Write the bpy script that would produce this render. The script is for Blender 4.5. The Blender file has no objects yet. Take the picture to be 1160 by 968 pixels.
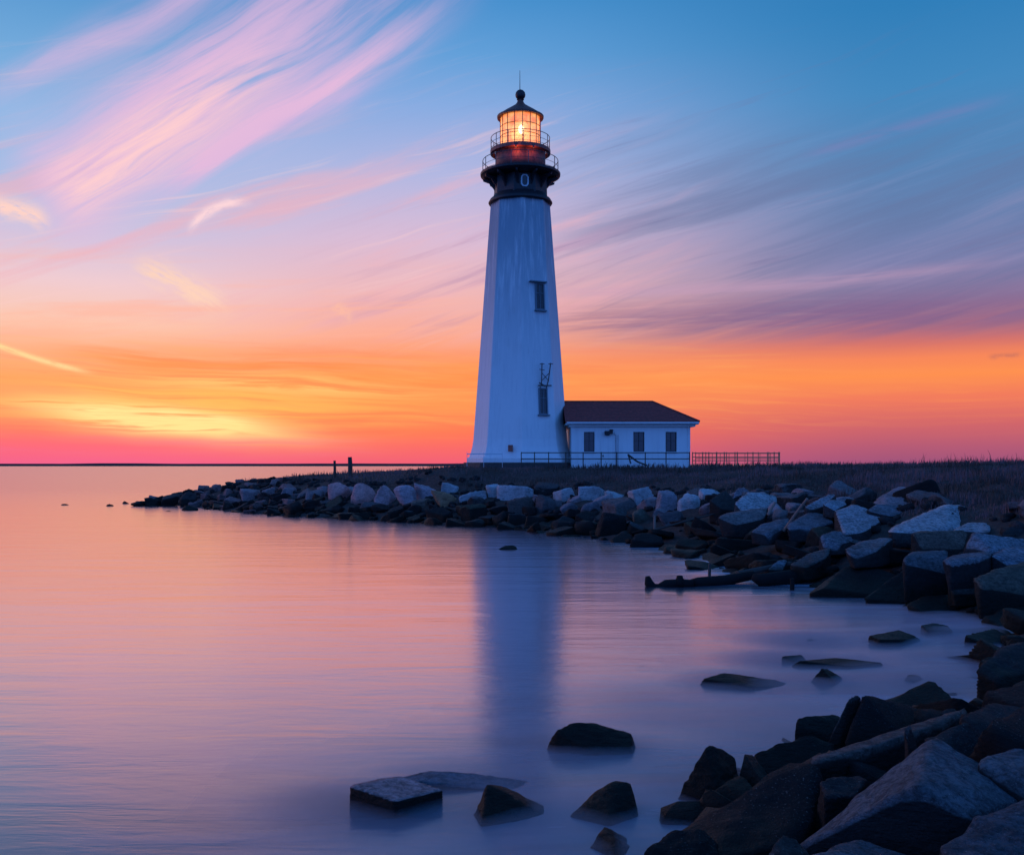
import bpy, bmesh, math, random
import numpy as np
from mathutils import Vector, Matrix, Euler
from math import radians, sin, cos, atan, atan2, pi, sqrt

random.seed(7); rng = np.random.default_rng(7)
SC = bpy.context.scene; COL = SC.collection
F = 1128.0; CH = 3.7                      # focal length in photo pixels, camera height

# ------------------------------------------------------------------ camera
cd = bpy.data.cameras.new('camera'); cam = bpy.data.objects.new('camera', cd); COL.objects.link(cam)
cam.location = (0, 0, CH); cam.rotation_euler = (pi/2, 0, 0)
cd.sensor_width = 36; cd.lens = 36*F/1160; cd.shift_y = 41/1160
cd.clip_start = .1; cd.clip_end = 40000
SC.camera = cam
SC.view_settings.view_transform = 'Standard'; SC.view_settings.look = 'None'
SC.view_settings.gamma = 1; SC.view_settings.use_curve_mapping = False
SC.view_settings.exposure = 0
SC.cycles.max_bounces = 5; SC.cycles.diffuse_bounces = 3; SC.cycles.glossy_bounces = 3; SC.cycles.volume_bounces = 0
SC.cycles.caustics_reflective = False; SC.cycles.caustics_refractive = False

def lin(r, g, b):
    f = lambda c: (c/255/12.92) if c/255 <= .04045 else ((c/255+.055)/1.055)**2.4
    return (f(r), f(g), f(b))

# ------------------------------------------------------------------ node helpers
class NT:
    def __init__(s, tree): s.t = tree; s.n = tree.nodes; s.l = tree.links
    def new(s, kind, **kw):
        nd = s.n.new(kind)
        for k, v in kw.items(): setattr(nd, k, v)
        return nd
    def put(s, sock, v):
        if isinstance(v, E): s.l.new(v.o, sock)
        elif isinstance(v, bpy.types.NodeSocket): s.l.new(v, sock)
        else:
            if sock.type == 'RGBA' and len(v) == 3: v = (*v, 1)
            sock.default_value = v
    def math(s, op, *a, clamp=False):
        nd = s.new('ShaderNodeMath', operation=op, use_clamp=clamp)
        for i, v in enumerate(a): s.put(nd.inputs[i], v)
        return E(s, nd.outputs[0])
    def sstep(s, v, a, b):
        nd = s.new('ShaderNodeMapRange', interpolation_type='SMOOTHSTEP')
        s.put(nd.inputs[0], v); s.put(nd.inputs[1], a); s.put(nd.inputs[2], b)
        return E(s, nd.outputs[0])
    def vec(s, x, y, z):
        nd = s.new('ShaderNodeCombineXYZ')
        for i, v in enumerate((x, y, z)): s.put(nd.inputs[i], v)
        return nd.outputs[0]
    def noise(s, v, scale=1, detail=4, rough=.5, dist=0):
        nd = s.new('ShaderNodeTexNoise')
        s.put(nd.inputs['Vector'], v); nd.inputs['Scale'].default_value = scale
        nd.inputs['Detail'].default_value = detail; nd.inputs['Roughness'].default_value = rough
        nd.inputs['Distortion'].default_value = dist
        return E(s, nd.outputs['Fac'])
    def mix(s, f, a, b, blend='MIX'):
        nd = s.new('ShaderNodeMix', data_type='RGBA', blend_type=blend)
        s.put(nd.inputs[0], f); s.put(nd.inputs[6], a); s.put(nd.inputs[7], b)
        return nd.outputs[2]
    def ramp(s, f, stops):
        nd = s.new('ShaderNodeValToRGB'); r = nd.color_ramp
        stops = sorted(stops, key=lambda q: q[0])
        r.elements[0].position = stops[0][0]; r.elements[0].color = (*stops[0][1], 1)
        r.elements[1].position = stops[-1][0]; r.elements[1].color = (*stops[-1][1], 1)
        for p, c in stops[1:-1]:
            e = r.elements.new(p); e.color = (*c, 1)
        s.put(nd.inputs[0], f)
        return nd.outputs[0]
class E:
    def __init__(s, t, o): s.t = t; s.o = o
    def __add__(s, b): return s.t.math('ADD', s, b)
    __radd__ = __add__
    def __mul__(s, b): return s.t.math('MULTIPLY', s, b)
    __rmul__ = __mul__
    def __sub__(s, b): return s.t.math('SUBTRACT', s, b)
    def __rsub__(s, b): return s.t.math('SUBTRACT', b, s)
    def __truediv__(s, b): return s.t.math('DIVIDE', s, b)
    def clamp(s): return s.t.math('ADD', s, 0.0, clamp=True)

# ------------------------------------------------------------------ world: dusk sky
def AE(px, py):      # direction (azimuth, elevation in degrees) of a place in the sky
    u = (px-580)/F; v = (525-py)/F
    a = atan(u); return math.degrees(a), math.degrees(atan(v*cos(a)))

def build_world():
    w = bpy.data.worlds.new('World'); SC.world = w; w.use_nodes = True
    n = NT(w.node_tree); n.n.clear()
    tc = n.new('ShaderNodeTexCoord'); sp = n.new('ShaderNodeSeparateXYZ'); n.l.new(tc.outputs['Generated'], sp.inputs[0])
    X, Y, Z = (E(n, sp.outputs[i]) for i in range(3))
    D = 180/pi
    az = n.math('ARCTAN2', X, Y)*D
    el = n.math('ARCSINE', n.math('MAXIMUM', n.math('MINIMUM', Z, 1.0), -1.0))*D
    f = n.math('ADD', el/60.0, 0.0, clamp=True)
    st = lambda L: [(AE(L[0], y)[1]/60 if y is not None else p, lin(*c)) for (y, c, p) in L[1]]
    def stops(px, rows, top, zen):
        r = [(max(0, AE(px, y)[1])/60, lin(*c)) for y, c in rows]
        return r + [(34/60, lin(*top)), (1, lin(*zen))]
    left = stops(120, [(525, (244,100,142)), (505, (250,104,124)), (488, (253,116,104)), (462, (253,146,92)), (430, (252,158,98)),
                       (398, (252,176,134)), (365, (250,198,176)), (320, (238,202,208)), (270, (208,194,222)), (210, (168,188,228)),
                       (140, (140,182,228)), (70, (112,168,218)), (0, (88,152,208))], (66,128,196), (52,104,180))
    mid = stops(470, [(525, (240,96,120)), (490, (254,112,88)), (460, (254,146,84)), (425, (253,154,88)), (405, (252,152,106)),
                      (380, (250,168,144)), (330, (236,182,186)), (270, (216,186,212)), (200, (178,182,224)),
                      (120, (134,170,224)), (60, (96,158,216)), (0, (70,144,206))], (48,112,184), (40,92,170))
    right = stops(1040, [(525, (158,84,124)), (505, (180,90,118)), (480, (208,100,106)), (450, (240,120,92)), (425, (253,142,78)),
                         (405, (246,132,88)), (388, (214,112,104)), (370, (168,104,128)), (340, (136,112,152)),
                         (300, (120,124,170)), (240, (98,126,174)), (170, (78,132,184)), (100, (62,134,190)), (0, (42,124,184))],
                  (36,100,164), (36,86,160))
    back = [(0, (.19,.48,1.72)), (.1, (.13,.41,1.52)), (.35, (.065,.28,1.0)), (1, (.035,.16,.55))]
    cl, cm, cr, cb = n.ramp(f, left), n.ramp(f, mid), n.ramp(f, right), n.ramp(f, back)
    c = n.mix(n.sstep(az, -23.0, -6.0), cl, cm)
    c = n.mix(n.sstep(az, -4.0, 22.0), c, cr)
    # --- clouds. along / across coordinates of a streak family, in degrees
    def rot(th):
        t = radians(th); return az*cos(t)+el*sin(t), el*cos(t)-az*sin(t)
    def gauss(v, c0, sg):
        d = (v-c0)/sg; return n.math('EXPONENT', d*d*-1.0)
    def tcoord(px, py, th):
        a, e = AE(px, py); t = radians(th); return a*cos(t)+e*sin(t), e*cos(t)-a*sin(t)
    # right: grey-mauve streaks
    s, t = rot(13)
    warp = n.noise(n.vec(s*.05, t*.12, 3.0), 1, 2)*1.6
    t2 = t+warp
    nz = n.noise(n.vec(s*.045, t2*.75, 1.7), 1, 6, .62, .15)
    nz2 = n.noise(n.vec(s*.10, t2*2.2, 9.7), 1, 4, .6)
    reg = n.sstep(az, -2.0, 9.0)*n.sstep(el, 6.2, 8.2)*(1.0-n.sstep(el, 14.0, 20.0))
    c = n.mix((n.sstep(nz, .42, .70)*reg*.55).clamp(), c, lin(96,112,156))
    c = n.mix((n.sstep(nz, .56, .36)*n.sstep(nz2, .4, .68)*reg*.26).clamp(), c, lin(160,150,190))
    band = gauss(el-(az*.012), 7.6, .9)*n.sstep(az, 2.0, 18.0)*n.sstep(nz2, .3, .6)
    c = n.mix((band*.55).clamp(), c, lin(122,88,136))
    # middle: pink / mauve veils
    s, t = rot(19)
    t2 = t+n.noise(n.vec(s*.06, t*.15, 13.0), 1, 2)*1.8
    nz = n.noise(n.vec(s*.05, t2*.55, 5.0), 1, 6, .6, .2)
    reg = n.sstep(az, 14.0, 2.0)*n.sstep(el, 6.0, 9.0)*n.sstep(el, 21.0, 13.5)
    c = n.mix((n.sstep(nz, .47, .68)*reg*.62).clamp(), c, lin(240,176,186))
    nz3 = n.noise(n.vec(s*.06, t2*.9, 25.0), 1, 5, .6)
    c = n.mix((n.sstep(nz3, .50, .66)*n.sstep(az, -14.0, -3.0)*n.sstep(az, 12.0, 3.0)*n.sstep(el, 6.6, 8.5)*n.sstep(el, 15.5, 11.0)*.5).clamp(), c, lin(182,140,176))
    # upper left: bright pink cirrus fan rising to the right
    th = 33; s, t = rot(th)
    s0, t0 = tcoord(60, 240, th)
    sm, tm = tcoord(245, 110, th)
    curl = n.noise(n.vec(s*.07, t*.2, 40.0), 1, 2)-.5
    t2 = t+curl*2.4
    st = n.noise(n.vec(s*.06, t2*.62, 7.0), 1, 5, .55, .3)
    fine = n.noise(n.vec(s*.13, t2*2.6, 17.0), 1, 6, .66, .3)
    body = gauss(t2, tm, 2.3)*n.sstep(s, s0-1.5, s0+1.5)*n.sstep(s, s0+31, s0+8)
    body = body+gauss(t2, tm-2.6, .9)*n.sstep(s, s0+4, s0+9)*n.sstep(s, s0+28, s0+15)*.9
    body = body+gauss(t2, tm+4.9, .8)*n.sstep(s, s0-2, s0+5)*n.sstep(s, s0+22, s0+13)*.6
    body = body+gauss(t2, tm+2.3, 1.4)*n.sstep(s, s0+2, s0+9)*.4
    brk = n.noise(n.vec(s*.30, t2*5.0, 140.0), 1, 5, .7)
    c = n.mix((body*(n.sstep(st+fine*.35, .42, .76)*.85+.12)*(n.sstep(brk, .25, .6)*.22+.78)).clamp(), c, lin(226,184,220))
    hot = gauss(t2, tm-.3, 1.15)*n.sstep(s, s0-.5, s0+2)*n.sstep(s, s0+17, s0+6)*n.sstep(fine+st*.6, .58, .98)
    c = n.mix((hot*1.1).clamp(), c, lin(252,204,208))
    # veil on the far left, low
    s, t = rot(4)
    nz = n.noise(n.vec(s*.06, t*.9, 61.0), 1, 6, .6, .3)
    reg = n.sstep(az, 2.0, -8.0)*n.sstep(el, 5.2, 7.0)*n.sstep(el, 12.5, 8.5)
    c = n.mix((n.sstep(nz, .48, .66)*reg*.5).clamp(), c, lin(255,178,152))
    # sunset glow: yellow core, orange and rose streaks
    s, t = rot(-1.5)
    t2 = t+(n.noise(n.vec(s*.07, t*.3, 77.0), 1, 3)-.5)*1.6
    nz = n.noise(n.vec(s*.055, t2*1.25, 81.0), 1, 6, .6, .35)
    nf = n.noise(n.vec(s*.12, t2*3.0, 91.0), 1, 5, .6, .3)
    ga, ge = AE(235, 462)
    glow = gauss(az, ga, 9.5)*gauss(t2, tcoord(235,462,-1.5)[1], 1.35)
    c = n.mix((glow*(n.sstep(nz, .33, .6)*.85+.1)).clamp(), c, lin(255,196,96))
    core = gauss(az, AE(190,478)[0], 5.6)*gauss(t2+(az-AE(190,478)[0])*.09, tcoord(190,478,-1.5)[1], .72)
    c = n.mix((core*(n.sstep(nf, .26, .48)*.85+.15)*1.6).clamp(), c, lin(255,230,150))
    g2 = gauss(az, AE(300,432)[0], 6.5)*gauss(t2, tcoord(300,432,-1.5)[1], .5)*n.sstep(nf, .42, .58)
    c = n.mix((g2*.8).clamp(), c, lin(255,214,126))
    og = gauss(t2, tcoord(300,412,-1.5)[1], .75)*n.sstep(az, -27.0, -20.0)*n.sstep(az, 2.0, -3.0)*n.sstep(nz, .62, .42)
    c = n.mix((og*.7).clamp(), c, lin(252,140,70))
    og = n.sstep(az, -4.0, 2.0)*gauss(el, 4.0, 1.5)*n.sstep(nf, .45, .7)
    c = n.mix((og*.3).clamp(), c, lin(255,150,84))
    rs = gauss(el, .9, .55)*n.sstep(nz, .45, .62)*n.sstep(az, -4, -16)
    c = n.mix((rs*.5).clamp(), c, lin(244,110,150))
    # fine fibres everywhere
    s, t = rot(15)
    wp = n.noise(n.vec(s*.06, t*.12, 300.0), 1, 2)*3.0
    fb = n.noise(n.vec(s*.09, (t+wp)*2.6, 310.0), 1, 7, .68, .2); fb2 = n.noise(n.vec(s*.05, (t+wp)*.5, 320.0), 1, 3, .5)
    hi = n.sstep(el, 5.5, 9.0)*n.sstep(el, 24.0, 17.0)
    c = n.mix((n.sstep(fb, .50, .70)*n.sstep(fb2, .42, .60)*hi*n.sstep(az, 12, 0)*.34).clamp(), c, lin(250,204,204))
    c = n.mix((n.sstep(fb, .52, .70)*n.sstep(fb2, .56, .40)*hi*n.sstep(az, -12, 6)*.34).clamp(), c, lin(112,108,152))
    low = n.sstep(el, 1.0, 2.5)*n.sstep(el, 7.5, 5.5)
    low = low*n.sstep(az, 22, 6); c = n.mix((n.sstep(nf, .50, .68)*low*.30).clamp(), c, lin(255,176,98)); c = n.mix((n.sstep(nf, .48, .34)*low*.30).clamp(), c, lin(246,122,82))
    # single wisps
    def stroke(p, q, wpx, col, amt, bend=0.0, ragged=.35):
        nonlocal c
        (a0, e0), (a1, e1) = AE(*p), AE(*q)
        L = sqrt((a1-a0)**2+(e1-e0)**2); ux, uy = (a1-a0)/L, (e1-e0)/L
        al = ((az-a0)*ux+(el-e0)*uy)/L
        ac = (el-e0)*ux-(az-a0)*uy
        ac = ac-(al*(1.0-al))*(4*bend*.0508)
        wd = wpx*.0508
        k = n.noise(n.vec(al*4.0, ac*3.0, p[0]*.1), 1, 4, .6)
        k2 = n.noise(n.vec(al*9.0+ac*2.0, ac*14.0, p[0]*.2), 1, 5, .7)
        m = n.sstep(k2, .22, .44)*gauss(ac+(k-.5)*(ragged*wd*4), 0.0, wd*1.15)*n.sstep(al, -.05, .22)*n.sstep(al, 1.05, .7)*n.sstep(k, .2, .55)
        c = n.mix((m*amt).clamp(), c, lin(*col))
    stroke((-30,380), (108,423), 2.2, (255,214,150), 1.1, -3)
    stroke((-20,232), (60,254), 8, (255,210,198), 1.0, 5)
    stroke((212,262), (285,228), 4, (253,214,218), .95, 10)
    stroke((150,296), (262,352), 9, (255,212,184), .8, 3, 1.0)
    stroke((376,345), (398,366), 5, (255,190,160), .6, 4)
    stroke((300,150), (430,86), 5, (196,176,222), .5, -3)
    stroke((900,180), (1150,108), 5, (142,120,176), .28, 2)
    stroke((1118,404), (1162,401), 2.2, (150,92,100), .4)
    stroke((560,372), (1170,352), 12, (120,92,140), .5, 14, .8)
    stroke((600,330), (1170,290), 5, (196,156,186), .45, -6, .8)
    # behind the camera the dusk sky is plain blue
    c = n.mix(n.sstep(Y, .55, -.25), c, cb)
    c = n.mix(n.sstep(Z, .0, -.12), c, lin(30,40,70))
    bg = n.new('ShaderNodeBackground'); n.put(bg.inputs[0], c); bg.inputs[1].default_value = 1.0
    sky = n.new('ShaderNodeTexSky', sky_type='NISHITA'); sky.sun_disc = False
    sky.sun_elevation = radians(-1.0); sky.sun_rotation = radians(-17)
    bs = n.new('ShaderNodeBackground'); n.l.new(sky.outputs[0], bs.inputs[0]); bs.inputs[1].default_value = .02
    ad = n.new('ShaderNodeAddShader'); n.l.new(bg.outputs[0], ad.inputs[0]); n.l.new(bs.outputs[0], ad.inputs[1])
    out = n.new('ShaderNodeOutputWorld'); n.l.new(ad.outputs[0], out.inputs[0])
    try: w.cycles.sampling_method = 'MANUAL'; w.cycles.sample_map_resolution = 1024
    except Exception: pass
build_world()

# last glow from below the horizon, left behind the point
sl = bpy.data.lights.new('sun', 'SUN'); sl.energy = .34; sl.angle = radians(24); sl.color = (1, .46, .42)
so = bpy.data.objects.new('sun', sl); COL.objects.link(so)
so.rotation_euler = Vector((sin(radians(-66)), cos(radians(-66)), .17)).to_track_quat('Z', 'Y').to_euler()

# ------------------------------------------------------------------ materials
def mat(name, base=(.5,.5,.5), rough=.6, metal=0, build=None):
    m = bpy.data.materials.new(name); m.use_nodes = True
    n = NT(m.node_tree); b = n.n['Principled BSDF']
    b.inputs['Base Color'].default_value = (*base, 1); b.inputs['Roughness'].default_value = rough; b.inputs['Metallic'].default_value = metal
    if build: build(n, b)
    return m
def geo(n): g = n.new('ShaderNodeNewGeometry'); return g.outputs['Position']
def ocoord(n): return n.new('ShaderNodeTexCoord').outputs['Object']
def mapping(n, v, sc):
    m = n.new('ShaderNodeMapping'); n.l.new(v, m.inputs[0]); m.inputs['Scale'].default_value = sc; return m.outputs[0]
def bump(n, b, h, st, dist=.02):
    bp = n.new('ShaderNodeBump'); bp.inputs['Strength'].default_value = st; bp.inputs['Distance'].default_value = dist
    n.put(bp.inputs['Height'], h); n.l.new(bp.outputs[0], b.inputs['Normal'])

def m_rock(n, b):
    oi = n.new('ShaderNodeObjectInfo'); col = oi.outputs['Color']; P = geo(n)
    at = n.new('ShaderNodeAttribute', attribute_name='lit_crust'); al = E(n, oi.outputs['Alpha']); cr = E(n, at.outputs['Fac'])*.999+(1.0-al)*.75
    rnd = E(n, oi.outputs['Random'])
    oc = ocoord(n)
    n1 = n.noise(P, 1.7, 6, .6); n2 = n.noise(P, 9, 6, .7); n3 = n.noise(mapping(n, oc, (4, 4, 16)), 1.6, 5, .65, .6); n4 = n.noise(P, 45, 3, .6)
    lit_weath = (n.sstep(cr+(n1-.5)*.9+(n2-.5)*.7, .36, .72)).clamp()  # bleached stone plus skylit tops and shaded sides, painted into the colour
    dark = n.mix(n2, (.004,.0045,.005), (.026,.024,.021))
    c = n.mix(lit_weath, n.mix(.10, dark, col), col)
    c = n.mix((n.sstep(n2, .42, .62)*(al*.42+.30)).clamp(), c, n.mix(.7, c, (.012,.014,.016)))
    c = n.mix((n.sstep(n3, .50, .66)*.45).clamp(), c, n.mix(.8, c, (.02,.02,.022)))
    n5 = n.noise(P, 28, 4, .7); c = n.mix((n.sstep(n5, .50, .62)*(al*.35+.2)).clamp(), c, n.mix(.75, c, (.01,.011,.012)))
    c = n.mix((n.sstep(n4, .60, .74)*lit_weath*.35).clamp(), c, (.5,.5,.48))
    n8 = n.noise(P, .9, 5, .65); c = n.mix((n.sstep(n8, .42, .66)*.5).clamp(), c, n.mix(.72, c, (.05,.035,.03)))
    n9 = n.noise(mapping(n, oc, (2.2, 2.2, 9)), 1.1, 4, .7, 1.2); c = n.mix((n.sstep(n9, .54, .60)*.35).clamp(), c, (.02,.02,.022))
    z = n.new('ShaderNodeSeparateXYZ'); n.l.new(P, z.inputs[0]); Z = E(n, z.outputs[2])
    wet = n.sstep(Z+(n1-.5)*.7, .75, .3)*(al*.8+.2)*(1.0-E(n, at.outputs['Fac'])*(1.0-n.sstep(al, .945, .985))*.85)           # tidal zone: weed-dark
    c = n.mix((wet*.88).clamp(), c, n.mix(n2, (.003,.004,.004), (.016,.018,.012)))
    n.put(b.inputs['Base Color'], c)
    n.put(b.inputs['Roughness'], .82-wet*.34+(n2-.5)*.2)
    b.inputs['Specular IOR Level'].default_value = .12
    bump(n, b, n2*.8+n3*.9+n4*.2+n5*.4+n1*.4, 1.0, .07)
ROCK = mat('stone', build=m_rock)

def m_plaster(n, b):
    P = geo(n)
    n1 = n.noise(P, .6, 5, .6); n2 = n.noise(P, 6, 5, .7); n3 = n.noise(mapping(n, P, (3.0, 3.0, .22)), 1.3, 5, .65)
    c = n.mix(n.sstep(n3, .45, .75)*.35, (.80,.80,.79), (.52,.55,.58))
    c = n.mix(n.sstep(n1, .5, .8)*.25, c, (.62,.60,.56))
    zs = n.new('ShaderNodeSeparateXYZ'); n.l.new(P, zs.inputs[0]); Zp = E(n, zs.outputs[2])
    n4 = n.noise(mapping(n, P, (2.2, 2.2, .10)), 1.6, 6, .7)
    c = n.mix((n.sstep(Zp, 7.0, 25.5)*n.sstep(n4, .22, .56)*.85).clamp(), c, (.20,.30,.36))  # shade towards the tower top painted into the plaster, broken into streaks
    n5 = n.noise(mapping(n, P, (5, 5, .16)), 1.6, 4, .7)
    c = n.mix((n.sstep(n5, .60, .72)*n.sstep(Zp, 4.0, 24.0)*.5).clamp(), c, (.30,.17,.10))
    n.put(b.inputs['Base Color'], c); b.inputs['Roughness'].default_value = .75
    b.inputs['Specular IOR Level'].default_value = .25
    bump(n, b, n2+n.noise(P, 1.1, 3)*1.5, .35, .02)
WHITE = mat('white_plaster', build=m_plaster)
def m_iron(n, b):
    P = geo(n); n1 = n.noise(P, 3, 6, .7)
    n.put(b.inputs['Base Color'], n.mix(n.sstep(n1, .5, .75)*.6, (.012,.013,.018), (.07,.03,.02)))
    b.inputs['Roughness'].default_value = .55; bump(n, b, n1, .3, .02)
IRON = mat('black_iron', build=m_iron)
def m_redlit_rust(n, b):
    P = geo(n); n1 = n.noise(P, 2.2, 7, .7); n2 = n.noise(mapping(n, P, (5,5,.7)), 1.5, 5)
    c = n.mix(n.sstep(n1, .35, .7), (.16,.045,.045), (.46,.11,.07)); c = n.mix(n.sstep(n2, .5, .7)*.5, c, (.03,.012,.014))  # rust tones made redder: lantern glow painted into the iron colour
    n.put(b.inputs['Base Color'], c); b.inputs['Roughness'].default_value = .6; bump(n, b, n1, .3, .02)
REDLIT_RUST = mat('redlit_rusty_iron', build=m_redlit_rust)
RAILM = mat('rail_metal', (.10,.08,.08), .5, .3)
ROOFB = mat('roof_brown', (.15,.055,.035), .55)
FRAME = mat('window_frame', (.55,.62,.66), .5)
FRAMED = mat('window_frame_worn', (.13,.17,.20), .6)
PANE = mat('window_glass', (.012,.014,.02), .08)
def m_wood(n, b):
    P = ocoord(n); n1 = n.noise(mapping(n, P, (3,3,18)), 1.2, 5, .6)
    n.put(b.inputs['Base Color'], n.mix(n1, (.018,.014,.012), (.09,.07,.06))); b.inputs['Roughness'].default_value = .8; bump(n, b, n1, .5, .01)
WOOD = mat('dark_timber', build=m_wood)
def m_pwood(n, b):
    P = ocoord(n); n1 = n.noise(mapping(n, P, (14,14,2)), 1.2, 5, .6)
    n.put(b.inputs['Base Color'], n.mix(n1, (.10,.07,.055), (.34,.24,.19))); b.inputs['Roughness'].default_value = .8; bump(n, b, n1, .5, .01)
PALEWOOD = mat('bleached_timber', build=m_pwood)
WARMLIT_WOOD = mat('warmlit_timber', (.55,.24,.11), .7)  # railing timber with warm evening light painted into its base colour
def m_drift(n, b):
    P = geo(n); n1 = n.noise(mapping(n, P, (2,8,8)), 1.5, 6, .65)
    n.put(b.inputs['Base Color'], n.mix(n1, (.004,.004,.005), (.018,.017,.017))); b.inputs['Roughness'].default_value = .8; b.inputs['Specular IOR Level'].default_value = .15; bump(n, b, n1, .8, .04)
DRIFT = mat('wet_driftwood', build=m_drift)
def m_roof(n, b):
    P = geo(n); w = n.new('ShaderNodeTexWave', wave_type='BANDS', bands_direction='Z'); n.l.new(P, w.inputs[0]); w.inputs['Scale'].default_value = 2.4; w.inputs['Distortion'].default_value = .4
    n1 = n.noise(P, 4, 6, .7); n2 = n.noise(mapping(n, P, (6,2,2)), 1.6, 3)
    c = n.mix(n.sstep(n1, .35, .7), (.20,.026,.022), (.36,.05,.04)); c = n.mix(n.sstep(n2, .55, .65)*.5, c, (.08,.022,.02))
    n.put(b.inputs['Base Color'], c); b.inputs['Roughness'].default_value = .85
    bump(n, b, E(n, w.outputs['Fac'])*.7+n1*.5, .8, .04)
ROOF = mat('roof_tiles', build=m_roof)
def m_found(n, b):
    P = geo(n); br = n.new('ShaderNodeTexBrick'); n.put(br.inputs['Vector'], mapping(n, P, (1,1,1)))
    n1 = n.noise(P, 3, 6, .7)
    n.put(b.inputs['Base Color'], n.mix(n1, (.025,.022,.022), (.11,.095,.09))); b.inputs['Roughness'].default_value = .9
    bump(n, b, n1, .9, .08)
FOUND = mat('foundation_stone', build=m_found)
def m_ground(n, b):
    P = geo(n); n1 = n.noise(P, .35, 5, .6); n2 = n.noise(P, 3.5, 7, .75)
    c = n.mix(n1, (.025,.019,.016), (.11,.08,.07)); c = n.mix(n.sstep(n2, .4, .7)*.5, c, (.13,.10,.085))
    n.put(b.inputs['Base Color'], c); b.inputs['Roughness'].default_value = .95; b.inputs['Specular IOR Level'].default_value = .1
    bump(n, b, n2+n1, 1, .12)
GROUND = mat('heath_soil', build=m_ground)
def m_grass(n, b):
    P = geo(n); n1 = n.noise(P, .22, 6, .7); n2 = n.noise(P, 14, 2)
    c = n.mix(n.sstep(n1, .43, .58), (.040,.034,.026), (.20,.115,.12)); c = n.mix(n2*.45, c, (.15,.11,.09))
    n.put(b.inputs['Base Color'], c); b.inputs['Roughness'].default_value = .9; b.inputs['Specular IOR Level'].default_value = .1
GRASS = mat('dry_heath_grass', build=m_grass)

def m_water(n, b):
    P = geo(n)
    at = n.new('ShaderNodeAttribute', attribute_name='surf'); surf = E(n, at.outputs['Fac'])
    n1 = n.noise(mapping(n, P, (.16, .75, 1)), 1, 5, .6, .6); n2 = n.noise(mapping(n, P, (.5, 2.4, 1)), 1, 4, .6, .3)
    fo = (surf*(n.sstep(n1, .30, .66)*.9+.25)).clamp()
    b.inputs['IOR'].default_value = 1.42
    n.put(b.inputs['Base Color'], n.mix(fo, (.026,.026,.046), (.46,.52,.64)))
    z_ = n.new('ShaderNodeSeparateXYZ'); n.l.new(P, z_.inputs[0]); Yw = E(n, z_.outputs[1])
    n.put(b.inputs['Roughness'], .17+fo*.22+(n2-.5)*.08+n.sstep(Yw, 60.0, 160.0)*.14)
    b.inputs['Specular IOR Level'].default_value = .9
    n3 = n.noise(mapping(n, P, (.05, .35, 1)), 1, 4, .6)
    n6 = n.noise(mapping(n, P, (.9, 1.7, 1)), 1, 3, .5, 1.2)
    bump(n, b, n2*.28+n1*1.1+n3*1.5+n6*.25, .24, .075)
    lw = n.new('ShaderNodeLayerWeight'); lw.inputs['Blend'].default_value = .5
    gl = n.new('ShaderNodeBsdfAnisotropic'); gl.inputs['Color'].default_value = (1, .75, .76, 1); gl.inputs['Roughness'].default_value = .19
    n.l.new(b.inputs['Normal'].links[0].from_socket, gl.inputs['Normal'])
    mx = n.new('ShaderNodeMixShader'); n.put(mx.inputs[0], n.sstep(E(n, lw.outputs['Facing']), .60, .88)*.68*(1.0-fo*.6))
    n.l.new(b.outputs[0], mx.inputs[1]); n.l.new(gl.outputs[0], mx.inputs[2])
    n.l.new(mx.outputs[0], n.n['Material Output'].inputs['Surface'])
WATER = mat('silky_sea_water', build=m_water)

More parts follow.
